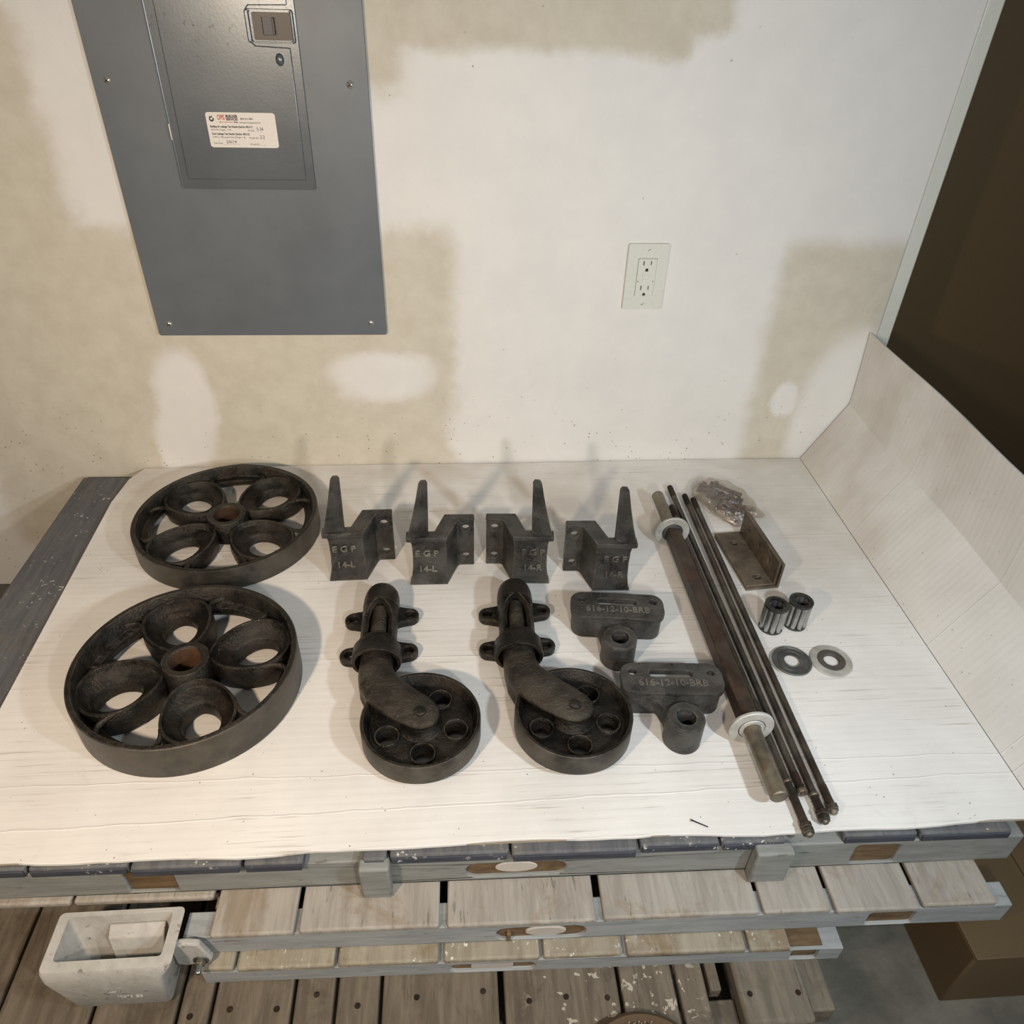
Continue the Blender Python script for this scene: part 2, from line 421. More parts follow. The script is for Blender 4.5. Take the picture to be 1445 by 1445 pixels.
M['white_paint_metal'] = painted_wood('off_white_painted_casting', srgb(168, 166, 160), srgb(184, 182, 176), srgb(132, 122, 106), 0.25, None, (8, 8, 8))
M['bristle'] = plain('brown_bristle', srgb(88, 68, 45), 0.8)
M['bristle_pale'] = plain('pale_bristle', srgb(176, 166, 148), 0.8)

def concrete():
    t = NT('concrete_floor'); g = t.geo()
    c = t.mix(t.ramp(t.noise(g, 9, 6, 0.65), 0.3, 0.7), srgb(88, 85, 76), srgb(120, 115, 103))
    return t.out(c, 0.75, 0.0, t.bump(t.noise(g, 120, 4), 0.3, 0.002))
M['concrete'] = concrete()

def bag_mat():
    t = NT('clear_plastic_film'); g = t.geo()
    tr = t.node('ShaderNodeBsdfTransparent'); tr.inputs[0].default_value = (0.90, 0.87, 0.83, 1)
    gl = t.node('ShaderNodeBsdfGlossy'); gl.inputs[0].default_value = (0.9, 0.9, 0.9, 1); gl.inputs['Roughness'].default_value = 0.16
    df = t.node('ShaderNodeBsdfDiffuse'); df.inputs[0].default_value = srgb(196, 186, 172)
    b = t.bump(t.noise(g, 70, 3, 0.6, 0.8), 0.9, 0.006)
    t.link(b, gl.inputs['Normal'])
    m1 = t.node('ShaderNodeMixShader'); m1.inputs[0].default_value = 0.06; t.link(tr.outputs[0], m1.inputs[1]); t.link(df.outputs[0], m1.inputs[2])
    m2 = t.node('ShaderNodeMixShader'); m2.inputs[0].default_value = 0.16; t.link(m1.outputs[0], m2.inputs[1]); t.link(gl.outputs[0], m2.inputs[2])
    t.link(m2.outputs[0], t.n['Material Output'].inputs[0])
    return t.m
M['bag'] = bag_mat()

# ------------------------------------------------------------------ setting
FLOOR = -0.30
tag(build(MB().box(-3.2, 3.2, -2.6, 3.0, FLOOR-0.05, FLOOR), 'floor', M['concrete']), 'grey concrete floor below the pallets', kind='structure')
tag(build(MB().box(-2.2, 0.803, WALL_Y, WALL_Y+0.12, FLOOR, 2.2), 'wall_back', M['wall'], bevel=0.003), 'white painted drywall with bare beige patches', kind='structure')
tag(build(MB().box(0.8035, 0.832, WALL_Y+0.004, WALL_Y+0.12, FLOOR, 2.2), 'trim_1', M['plastic'], bevel=0.003), 'pale corner trim at the end of the wall', kind='structure')
tag(build(MB().box(0.835, 2.4, WALL_Y+0.30, WALL_Y+0.34, FLOOR, 2.2), 'door_1', M['brown_door']), 'brown wooden door past the wall end', kind='structure')

# ------------------------------------------------------------------ pallets (stack, each lower one further forward)
def board_row(parent, edges, y0, y1, z0, z1, mat, gap=0.004, jitter=0.004, skip=(), endmat=None, bev=0.003):
    for i in range(len(edges)-1):
        if i in skip: continue
        a, b = edges[i]+gap/2, edges[i+1]-gap/2
        yf = y0+random.uniform(-jitter, jitter)
        dz = random.uniform(-0.0015, 0.0)
        bd = build(MB().box(a, b, yf, y1, z0+dz, z1+dz), 'deck_board', mat, parent, bevel=bev)
        if endmat:
            build(MB().box(a+0.002, b-0.002, yf-0.0022, yf+0.001, z0+dz+0.001, z1+dz-0.003), 'board_end', endmat, bd, bevel=0.001)

def slot_outline(x0, x1, z0, z1, n=8):
    return rrect(x0, x1, z0, z1, (z1-z0)*0.48, n)
FACE = Matrix(((1,0,0,0),(0,0,-1,0),(0,1,0,0),(0,0,0,1)))   # plate in xz, extruded along -y..: (u,v,w)->(u,-w,v)
def stringer(parent, x0, x1, y0, z0, z1, slots, depth=0.035, mat='stringer', oval=True):
    holes = [slot_outline(*s_[:4]) if len(s_) == 4 else rrect(*s_[:4], s_[4], 4) for s_ in slots]
    st = build(MB().plate([(x0, z0), (x1, z0), (x1, z1), (x0, z1)], holes, -(y0+depth), -y0, FACE), 'stringer', M[mat], parent, bevel=0.0025)
    for (a, b, c, d) in [q[:4] for q in slots]:
        s_ = build(MB().box(a-0.004, b+0.004, y0+0.0045, y0+depth-0.002, max(c-0.003, z0+0.0005), d+0.003), 'handhold_recess', M['raw'], st)
        if oval:
            cx, cz = (a+b)/2+0.004, (c+d)/2-0.001
            build(MB().plate(circle(cx, cz, (b-a)*0.20, 28, (d-c)*0.40), [], -(y0+0.014), -(y0+0.008), FACE), 'handhold_plug', M['pale_oval'], st, bevel=0.002)
    return st

def pallet(label, piv, rz):
    return thing('wooden_pallet', label, 'pallet', piv, rz, 'stacked wooden pallets')

# top pallet
p1 = pallet('topmost slate-painted wooden pallet, directly under the white cardboard', (0.0, 0.486, 0.0), math.radians(-0.8))
Y1 = 0.0
board_row(p1, [-0.74, -0.62, -0.50, -0.385, -0.257, -0.185], Y1, 0.80, -0.0215, -0.0065, M['deck_dark'], endmat=M['deck_navy'])
board_row(p1, [-0.121, -0.089], Y1, 0.80, -0.0215, -0.0065, M['deck_dark'], endmat=M['deck_navy'])
board_row(p1, [-0.089, 0.055, 0.210, 0.310, 0.392], Y1, 0.80, -0.0215, -0.0065, M['deck_dark'], endmat=M['deck_navy'])
board_row(p1, [0.463, 0.56, 0.68], Y1, 0.80, -0.0215, -0.0065, M['deck_dark'], endmat=M['deck_navy'])
stringer(p1, -0.75, 0.70, Y1+0.003, -0.0755, -0.0220, [(0.002, 0.125, -0.0690, -0.0385), (-0.40, -0.343, -0.0735, -0.0265, 0.003), (0.487, 0.545, -0.0735, -0.030, 0.006)], oval=False)
for (a, b) in ((0.042, 0.086),):
    build(MB().plate(circle((a+b)/2, -0.054, 0.026, 28, 0.0110), [], -(Y1+0.0090), -(Y1+0.0060), FACE), 'handhold_plug', M['pale_oval'], p1, bevel=0.002)
for yy in (0.40, 0.78):
    build(MB().box(-0.75, 0.70, yy, yy+0.03, -0.0755, -0.0220), 'stringer', M['stringer'], p1, bevel=0.003)
for (a, b) in ((-0.123, -0.087), (0.352, 0.398)):
    build(MB().box(a, b, Y1-0.015, Y1+0.002, -0.0755, -0.0110), 'cleat', M['stringer'], p1, bevel=0.003)

# second pallet
p2 = pallet('second pallet from the top, with wide worn grey deck boards', (0.0, 0.437, 0.0), math.radians(-1.0))
Z2 = -0.0765
board_row(p2, [-0.300, -0.198, -0.028], 0, 0.84, Z2-0.010, Z2, M['deck_gray'], 0.006, 0.002)
board_row(p2, [-0.026, 0.161], 0.0, 0.84, Z2-0.010, Z2, M['deck_gray'], 0.009, 0.002)
board_row(p2, [0.163, 0.360, 0.449, 0.56, 0.66], 0.0, 0.84, Z2-0.010, Z2, M['deck_gray'], 0.006, 0.002)
board_row(p2, [-0.62, -0.47, -0.302], 0.044, 0.84, Z2-0.010, Z2, M['deck_gray'], 0.004, 0.002)
stringer(p2, -0.330, 0.68, 0.0015, -0.1262, Z2-0.0102, [(0.037, 0.147, -0.1250, -0.0945), (0.50, 0.56, -0.124, -0.094, 0.005)], 0.03, 'stringer_pale', False)
build(MB().plate(circle(0.098, -0.1110, 0.025, 28, 0.0100), [], -(0.0075), -(0.0036), FACE), 'handhold_plug', M['pale_oval'], p2, bevel=0.002)
build(MB().box(0.050, 0.055, 0.000, 0.010, -0.1262, -0.108), 'splinter', M['raw'], p2, bevel=0.001)
for yy in (0.42, 0.80):
    build(MB().box(-0.62, 0.68, yy, yy+0.03, -0.1262, Z2-0.0102), 'stringer', M['stringer'], p2, bevel=0.003)

# third pallet
p3 = pallet('third pallet from the top, with paint-flecked deck boards', (0.0, 0.4185, 0.0), math.radians(-1.25))
Z3 = -0.1266
board_row(p3, [-0.318, -0.274, -0.155, -0.031], 0, 0.84, Z3-0.011, Z3, M['deck_fleck'], 0.005, 0.001)
board_row(p3, [-0.029, 0.092, 0.192], 0, 0.84, Z3-0.011, Z3, M['deck_fleck'], 0.005, 0.001)
board_row(p3, [0.194, 0.347, 0.403], 0, 0.84, Z3-0.011, Z3, M['deck_fleck'], 0.005, 0.001)
stringer(p3, -0.315, 0.470, 0.0012, -0.1650, Z3-0.0112, [(-0.020, 0.086, -0.1625, -0.1425), (0.405, 0.440, -0.163, -0.1385, 0.004)], 0.03, 'stringer_pale', False)
build(MB().plate(rrect(0.006, 0.058, -0.160, -0.146, 0.006), [], -(0.0075), -(0.0034), FACE), 'handhold_plug', M['pale_oval'], p3, bevel=0.002)
for yy in (0.42, 0.80):
    build(MB().box(-0.62, 0.47, yy, yy+0.03, -0.1650, Z3-0.0112), 'stringer', M['stringer'], p3, bevel=0.003)

# bottom pallet on the floor, brown boards
p4 = pallet('lowest wooden pallet on the floor, bare brown boards', (0.0, 0.346, 0.0), 0.0)
Z4 = -0.1652
board_row(p4, [-0.66, -0.55, -0.44, -0.341, -0.302, -0.207, -0.157, -0.103, 0.0405], 0, 0.93, Z4-0.020, Z4, M['brown_boards'], 0.0045, 0.004)
board_row(p4, [0.0435, 0.187, 0.257, 0.296], 0, 0.93, Z4-0.020, Z4, M['brown_boards'], 0.005, 0.003)
build(MB().box(0.298, 0.312, 0.036, 0.93, Z4-0.020, Z4), 'deck_board', M['brown_boards'], p4, bevel=0.002)
build(MB().box(0.2965, 0.330, 0.0, 0.034, Z4-0.060, Z4-0.022), 'cross_block', M['brown_boards'], p4, bevel=0.002)
build(MB().box(0.332, 0.418, -0.004, 0.93, Z4-0.040, Z4), 'deck_board', M['beam'], p4, bevel=0.006)
build(MB().box(0.421, 0.452, 0.012, 0.93, Z4-0.055, Z4-0.016), 'deck_board', M['beam'], p4, bevel=0.003)
for (x, y) in ((-0.335+0.01, 0.045), (-0.28, 0.05), (-0.225, 0.047), (-0.18, 0.06), (-0.13, 0.045), (-0.06, 0.05), (0.02, 0.052), (0.075, 0.038), (0.12, 0.04), (0.17, 0.036), (0.345, 0.03), (0.405, 0.028)):
    build(MB().lathe([(0.0005, 0.0014), (0.003, 0.0010), (0.0036, 0.0), (0.0036, -0.004), (0.0005, -0.004)], 10, T((x, y, Z4)), False), 'nail_head', M['thread'], p4)
for x in (-0.62, -0.30, 0.05, 0.36):
    build(MB().box(x, x+0.07, 0.05, 0.92, FLOOR, Z4-0.0205 if x < 0.3 else Z4-0.0565), 'runner', M['beam'], p4, bevel=0.003)

# ------------------------------------------------------------------ cardboard sheet
cb = thing('cardboard_sheet', 'large white corrugated cardboard sheet spread over the pallets, right side folded up', 'cardboard', (0, 0, 0))
front = []
xs = [-0.62 + i*(0.72+0.62)/60 for i in range(61)]
for x in xs:
    y = 0.4955 - 0.0065*(x+0.385)/0.913
    y += 0.0025*math.sin(x*9+1.0) + 0.0014*math.sin(x*31) + random.uniform(-0.0008, 0.0008)
    front.append((x, y))
outl = front + [(0.72, WALL_Y-0.004), (0.40, WALL_Y-0.003), (0.1, WALL_Y-0.005), (-0.2, WALL_Y-0.003), (-0.612, WALL_Y-0.004), (-0.632, 1.275), (-0.64, 1.20)]
outl = list(reversed([(p[0], p[1]) for p in outl])); outl.reverse()
build(MB().plate(outl, [], -0.0050, 0.0), 'flat_panel', M['card'], cb, bevel=0.0008, seg=1)
build(MB().loft([[(p[0]+0.0, p[1]+0.0002, z) for p in front] for z in (-0.0042, -0.0014)], caps=False), 'torn_edge', M['card_edge'], cb)
# flap: bends up at x=.72, again higher, leans at the wall end
prof = [(0.7205, 0.000), (0.735, 0.029), (0.760, 0.079), (0.7865, 0.128), (0.7885, 0.150), (0.7880, 0.215), (0.7865, 0.281)]
ny = 14; mbf = MB(); th = 0.005
y_a, y_b = WALL_Y-0.004, 0.50
secs = []
for i in range(ny):
    y = y_a+(y_b-y_a)*i/(ny-1)
    up = []; dn = []
    for k, (x, z) in enumerate(prof):
        wv = 0.003*math.sin(i*0.9+k*0.7)*min(1, k/2)
        xx = x + wv + 0.006*max(0, 0.0)
        up.append((xx, y, z)); dn.append((xx+th, y, z-0.002))
    secs.append(up+list(reversed(dn)))
mbf.loft(secs, True)
build(mbf, 'side_flap', M['card'], cb, angle=20)

# ------------------------------------------------------------------ electrical panel
ep = thing('breaker_panel', 'grey steel electrical breaker panel on the wall with a hinged door', 'electrical panel', (0, WALL_Y, 0))
FW = Matrix(((1,0,0,0),(0,0,-1,0),(0,1,0,0),(0,0,0,1)))   # (u,v,w)->(x=u, y=-w, z=v): w is how proud of the wall
build(MB().plate(rrect(-0.5155, -0.1195, 0.2815, 1.12, 0.004, 3), [], 0.0005, 0.010, FW), 'cover', M['panel'], ep, bevel=0.003, seg=3)
dr = build(MB().plate(rrect(-0.4185, -0.2135, 0.529, 1.02, 0.003, 3), [], 0.0095, 0.0135, FW), 'door', M['panel_door'], ep, bevel=0.0016, seg=3)
inner = [(-0.4055, 0.5435), (-0.2283, 0.5435), (-0.2263, 0.5460), (-0.2255, 0.7235), (-0.2745, 0.7255), (-0.2795, 0.7300), (-0.2800, 0.7700), (-0.2765, 0.7735), (-0.2235, 0.7745), (-0.2225, 1.005), (-0.4035, 1.005), (-0.4045, 0.80), (-0.4075, 0.548)]
build(MB().plate(inner, [], 0.0130, 0.0158, FW), 'raised_field', M['panel_door'], dr, bevel=0.0018, seg=3)
la = build(MB().plate(rrect(-0.2735, -0.2195, 0.7325, 0.7660, 0.002, 3), [rrect(-0.2605, -0.2415, 0.7385, 0.7605, 0.001, 2)], 0.0132, 0.0168, FW), 'latch', M['panel_dark'], ep, bevel=0.001)
build(MB().plate(rrect(-0.2605, -0.2415, 0.7385, 0.7605, 0.001, 2), [], 0.0125, 0.0140, FW), 'slider', M['panel_slide'], la)
build(MB().box(-0.2465, -0.2435, -0.018, -0.0138, 0.7395, 0.7600), 'slider_grip', M['panel_dark'], la, bevel=0.0008)
build(MB().plate(rrect(-0.2835, -0.2165, 0.7285, 0.7700, 0.004, 4), [rrect(-0.2775, -0.2205, 0.7305, 0.7680, 0.003, 4)], 0.0134, 0.0180, FW), 'latch_surround', M['panel_door'], ep, bevel=0.0018, seg=3)
dm = [(0.0003, 0.0045), (0.0025, 0.0042), (0.0045, 0.003), (0.006, 0.0)]
build(MB().lathe([(r*1.05, z) for r, z in dm]+[(0.0063, -0.002), (0.0003, -0.002)], 24, T((-0.2425, -0.0155, 0.7085)) @ RX(PI/2) @ Matrix.Diagonal((1, 1.35, 1, 1)), False), 'embossed_stop', M['panel_door'], ep)
build(MB().tube([(-0.4192, -0.0150, 0.600), (-0.4192, -0.0150, 0.622)], 0.0022, 10), 'hinge_pin', M['screw'], ep)
build(MB().tube([(-0.4190, -0.0125, 0.530), (-0.4190, -0.0125, 1.02)], 0.0016, 8), 'hinge_edge', M['panel_door'], ep)
for (x, z) in ((-0.1457, 0.6776), (-0.4943, 0.3031), (-0.1458, 0.3045), (-0.4943, 0.6776)):
    Ms = T((x, -0.010, z)) @ RX(PI/2)
    sc = build(MB().lathe([(0.0003, 0.0034), (0.0030, 0.0028), (0.0052, 0.0010), (0.0056, 0.0), (0.0056, -0.001), (0.0003, -0.001)], 20, Ms, False), 'screw', M['screw'], ep)
    build(MB().box(-0.0035, 0.0035, -0.0005, 0.0005, 0.0024, 0.0037, Ms @ RZ(0.6)).box(-0.0005, 0.0005, -0.0035, 0.0035, 0.0024, 0.0037, Ms @ RZ(0.6)), 'screw_slot', M['thread'], sc)

# sticker on the panel door
st = thing('inspection_sticker', 'white printed test-results sticker on the grey panel door', 'sticker', (-0.3628, WALL_Y-0.0160, 0.5905))
SW, SH = 0.1018, 0.0483
Ms = Matrix(((1,0,0,0),(0,0,-1,0),(0,1,0,0),(0,0,0,1)))
o_ = rrect(0, SW, 0, SH, 0.004, 5)
build(MB().plate(o_, [], -0.0002, 0.0004, Ms), 'paper', M['label_white'], st)
def stx(body, x, y, size, mat='ink', bold=0.0, sx=1.0):
    text('print', body, size, M[mat], st, Ms @ T((x, y, 0.00055)), 0.00005, 0, 'LEFT', sx, bold)
stx('OPIS', 0.0165, 0.0412, 0.0098, 'ink_red', 0.00025, 0.55)
stx('BUILDER', 0.0292, 0.0430, 0.0047, 'ink', 0.00022, 0.95)
stx('SERVICES', 0.0292, 0.0390, 0.0047, 'ink', 0.00018, 0.90)
stx('(804) 221-9865', 0.0500, 0.0398, 0.0030, 'ink', 0.00006)
stx('indoor power and', 0.0180, 0.0352, 0.0027, 'ink_red', 0.00005)
stx('clean', 0.0398, 0.0352, 0.0029, 'ink', 0.00015)
stx('www.opis-energy-group.com', 0.0475, 0.0348, 0.0027, 'ink', 0.00003)
stx('Building Air Leakage Test Results (Section 402.4.1)', 0.0040, 0.0288, 0.0037, 'ink', 0.00012, 0.82)
stx('ACH 50 (Target < 7.0)', 0.0045, 0.0245, 0.0032, 'ink')
stx('Actual: ______', 0.0590, 0.0240, 0.0034, 'ink')
stx('5.36', 0.0720, 0.0262, 0.0060, 'ink_pen', 0.00005)
stx('Duct Leakage Test Results (Section 403.2.2)', 0.0050, 0.0188, 0.0037, 'ink', 0.00012, 0.84)
stx('CFM to 100 square foot (Target < 8)', 0.0055, 0.0143, 0.0032, 'ink')
stx('Actual #1: _____', 0.0590, 0.0138, 0.0034, 'ink')
stx('2.2', 0.0750, 0.0152, 0.0062, 'ink_pen', 0.00005)
stx('Test Date: ______________', 0.0045, 0.0058, 0.0034, 'ink')
stx('2/6/14', 0.0240, 0.0078, 0.0060, 'ink_pen', 0.00005)
stx('Actual #2: _____', 0.0590, 0.0050, 0.0034, 'ink')
build(MB().plate([(0.0080+0.0035*math.cos(a), 0.0395+0.0040*math.sin(a)) for a in [PI*0.75+i*PI*1.35/14 for i in range(15)]]+[(0.0080+0.0018*math.cos(a), 0.0400+0.0022*math.sin(a)) for a in [PI*2.1-i*PI*1.35/14 for i in range(15)]], [], 0.0004, 0.0007, Ms)
      .plate([(0.0060, 0.0440), (0.0078, 0.0418), (0.0102, 0.0446), (0.0092, 0.0410), (0.0060, 0.0405)], [], 0.0004, 0.00072, Ms), 'logo_mark', M['ink'], st, smooth=False)

# ------------------------------------------------------------------ outlet
ol = thing('wall_outlet', 'ivory rectangular double wall outlet with screwed cover plate', 'outlet', (0.3396, WALL_Y, 0.3858))
build(MB().plate(rrect(-0.0357, 0.0357, -0.0585, 0.0585, 0.003, 3), [rrect(-0.0167, 0.0167, -0.0335, 0.0335, 0.001, 2)], 0.0003, 0.0060, FW), 'cover_plate', M['plastic'], ol, bevel=0.0024, seg=3)
hl = []
for zc in (0.0220, -0.0220):
    hl += [rrect(-0.0075, -0.0055, zc-0.0008, zc+0.0075, 0.0004, 2), rrect(0.0055, 0.0073, zc, zc+0.0072, 0.0004, 2),
           [(-0.0027, zc-0.0115), (0.0027, zc-0.0115)]+[(0.0027*math.cos(a), zc-0.0085+0.0030*math.sin(a)) for a in [i*PI/8 for i in range(9)]]]
hl += [rrect(-0.0142, -0.0125, -0.0080, -0.0058, 0.0004, 2), rrect(0.0125, 0.0142, -0.0080, -0.0058, 0.0004, 2)]
ins = build(MB().plate(rrect(-0.0162, 0.0162, -0.0330, 0.0330, 0.0012, 3), hl, 0.0020, 0.0072, FW), 'receptacle', M['plastic'], ol, bevel=0.0004)
build(MB().plate(rrect(-0.0160, 0.0160, -0.0328, 0.0328, 0.001, 2), [], 0.0008, 0.0022, FW), 'slot_backing', M['black'], ins)
for zc in (0.0035, -0.0060):
    build(MB().plate(rrect(-0.0070, 0.0070, zc-0.0035, zc+0.0035, 0.0008, 3), [], 0.0068, 0.0084, FW), 'button', M['plastic'], ins, bevel=0.0005)
for zc in (0.0485, -0.0485):
    Mo = T((0, -0.0058, zc)) @ RX(PI/2)
    sc = build(MB().lathe([(0.0003, 0.0012), (0.0028, 0.0008), (0.0032, 0.0), (0.0003, -0.001)], 16, Mo, False), 'screw', M['plastic'], ol)
    build(MB().box(-0.0026, 0.0026, -0.0004, 0.0004, 0.0006, 0.0014, Mo @ RZ(0.5)), 'screw_slot', M['panel_dark'], sc)

# ------------------------------------------------------------------ big spoked wheels
def big_wheel(label, loc, rz, sc):
    R, H = 0.152, 0.050
    t = thing('cast_iron_wheel', label, 'wheel', loc, rz, 'large cast iron wheels')
    rim = MB().lathe([(R, 0.002), (R, H-0.001), (R-0.0015, H), (R-0.0075, H), (R-0.010, H-0.004), (R-0.012, H*0.72), (R-0.0145, H*0.58), (R-0.0235, H*0.53), (R-0.0245, H*0.46), (R-0.0235, H*0.32), (R-0.013, H*0.24), (R-0.010, 0.004), (R-0.0075, 0.0), (R-0.0015, 0.0)], 96)
    ro = build(rim, 'rim', M['iron'], t, angle=50)
    ro.data.materials.append(M['iron_tread'])
    for p in ro.data.polygons:
        c = p.center
        if math.hypot(c.x, c.y) > R-0.0012: p.material_index = 1
    hub = MB().lathe([(0.0345, 0.003), (0.0335, H*0.92), (0.0315, H*0.98), (0.0235, H*0.98), (0.0215, H*0.94), (0.0215, 0.002), (0.0335, 0.0)], 48)
    ho = build(hub, 'hub', M['iron'], t, angle=40)
    ho.data.materials.append(M['rust_bore'])
    for p in ho.data.polygons:
        if math.hypot(p.center.x, p.center.y) < 0.0222: p.material_index = 1
    N = 56
    def egg(rc, a, b, skew, off=0.0):
        out = []
        for i in range(N):
            th = 2*PI*i/N
            c, s_ = math.cos(th), math.sin(th)
            out.append((rc+(a+off)*c, (b+off)*s_*(1+skew*c)))
        return out
    for k in range(4):
        Mk = RZ(k*PI/2)
        O = lambda off, z: [(x, y, z) for x, y in egg(0.0870, 0.0580, 0.0490, 0.18, off)]
        I = lambda off, z: [(x, y, z) for x, y in egg(0.0930, 0.0325, 0.0255, 0.08, off)]
        secs = [O(-0.001, H*0.08), O(0.0012, H*0.42), O(0.0005, H*0.70), O(-0.0015, H*0.80), O(-0.0045, H*0.80), O(-0.0065, H*0.70), O(-0.0085, H*0.62),
                I(0.0045, H*0.52), I(0.001, H*0.50), I(-0.001, H*0.44), I(-0.0015, H*0.10), I(0.003, H*0.06), O(-0.012, H*0.06)]
        build(MB().loft(secs, False, True, Mk), 'petal_spoke', M['iron'], t, angle=45)
        # scroll tips that run out into the rim beside each petal
        for sg in (-1, 1):
            P0, P1, P2 = Vector((0.098, 0.0475)), Vector((0.1265, 0.0490)), Vector((0.1235, 0.0735))
            pts = []
            for i in range(8):
                u = i/7.0
                q = P0*(1-u)**2+P1*2*u*(1-u)+P2*u*u
                pts.append((q.x, sg*q.y, H*(0.74-0.10*u)))
            build(MB().tube(pts, [0.0030+0.0016*i/7 for i in range(8)], 10, Mk), 'scroll_tip', M['iron'], t)
    t.scale = sc
    return t
big_wheel('large petal-spoked cast iron wheel lying against the wall, farther of the two', (-0.4006, 1.1003, 0.0004), math.radians(49.0), (0.155/0.152, 0.155/0.152, 0.043/0.05))
big_wheel('large petal-spoked cast iron wheel near the front edge of the cardboard, nearer of the two', (-0.3755, 0.750, 0.0004), math.radians(23.0), (0.1495/0.152, 0.1495/0.152, 0.0575/0.05))

# ------------------------------------------------------------------ four corner brackets with an upright prong
def bracket(label, loc, rz, sg, word, group):
    t = thing('prong_bracket', label, 'bracket', loc, rz, group)
    X = lambda x: sg*x
    def ring(z, f, b, ax, e=0.0):
        pts = [(ax-e, -f), (0.060+e*0.5, -f), (0.0775+e*0.5, 0.047-f), (0.0800, 0.047-f), (0.0800, 0.058+b*0.3), (0.0605-b*0.8, 0.058+b*0.3), (0.0450-b*0.8, 0.011+b), (ax-e, 0.011+b)]
        return [(X(x), y, z) for x, y in pts]
    secs = [ring(0.0, 0.0015, 0.001, 0.0005, 0.001), ring(0.006, 0.0010, 0.001, 0.0010, 0.0005), ring(0.0095, -0.0012, 0, 0.0022), ring(0.030, -0.0018, 0, 0.0050), ring(0.055, -0.0018, 0, 0.0062),
            ring(0.080, -0.0012, 0, 0.0058), ring(0.0885, 0.0, 0.001, 0.0045), ring(0.0920, 0.0035, 0.004, 0.0005, 0.003), ring(0.0995, 0.0035, 0.004, 0.0000, 0.003)]
    build(MB().loft(secs), 'body', M['iron_gray'], t, bevel=0.0014, angle=40)
    fl = [rrect(0.070, 0.1055, 0.0, 0.1000, 0.002, 2), circle(0.0915, 0.0790, 0.0068, 18), circle(0.0915, 0.0195, 0.0068, 18)]
    fl = [[(X(p[0]), p[1]) for p in l] for l in fl]
    build(MB().plate(fl[0], fl[1:], -0.0575, -0.0475, FACE), 'flange', M['iron_gray'], t, bevel=0.0012)
    build(MB().box(min(X(0.074), X(0.1062)), max(X(0.074), X(0.1062)), 0.0435, 0.0590, 0.0945, 0.1003), 'flange_lip', M['iron_gray'], t, bevel=0.0022)
    def sp(z, k):   # prong section, k 0 at base to 1 at tip
        A = [(-0.003, -0.0035), (0.014, -0.0025), (0.0315, 0.0065), (0.0320, 0.0170), (0.000, 0.0145)]
        B = [(0.0205, 0.0060), (0.0260, 0.0045), (0.0340, 0.0075), (0.0345, 0.0130), (0.0215, 0.0130)]
        return [(X(a[0]+(b[0]-a[0])*k), a[1]+(b[1]-a[1])*k, z) for a, b in zip(A, B)]
    tip = [(X(0.0240), 0.0078, 0.2015), (X(0.0265), 0.0070, 0.2020), (X(0.0315), 0.0085, 0.2020), (X(0.0320), 0.0115, 0.2015), (X(0.0245), 0.0115, 0.2010)]
    build(MB().loft([sp(0.0955, 0.0), sp(0.103, 0.12), sp(0.130, 0.42), sp(0.165, 0.75), sp(0.196, 1.0), tip]), 'prong', M['iron_gray'], t, bevel=0.0010, angle=28)
    Mf = Matrix(((1,0,0,0),(0,0,-1,0),(0,1,0,0),(0,0,0,1)))
    cx = X(0.0290)
    for wd, z in (('E G P', 0.066), (word, 0.0335)):
        text('raised_lettering', wd, 0.0165, M['iron_worn_lit'], t, T((cx, 0.0008, z)) @ Mf, 0.0020, 0.0004, 'CENTER', 1.0, 0.0002)
    return t
bracket('grey iron prong bracket marked 14-L next to the far wheel, leftmost of four', (-0.2110, 0.9655, 0.0004), math.radians(1.6), 1, '14-L', 'upright prong brackets')
bracket('grey iron prong bracket marked 14-L, second from the wheels', (-0.0785, 0.9510, 0.0004), math.radians(-0.5), 1, '14-L', 'upright prong brackets')
bracket('grey iron prong bracket marked 14-R behind the right-hand caster', (0.1500, 0.9455, 0.0004), math.radians(-3.2), -1, '14-R', 'upright prong brackets')
bracket('grey iron prong bracket marked 14-R, nearest the long axle', (0.2805, 0.9235, 0.0004), math.radians(-2.0), -1, '14-R', 'upright prong brackets')

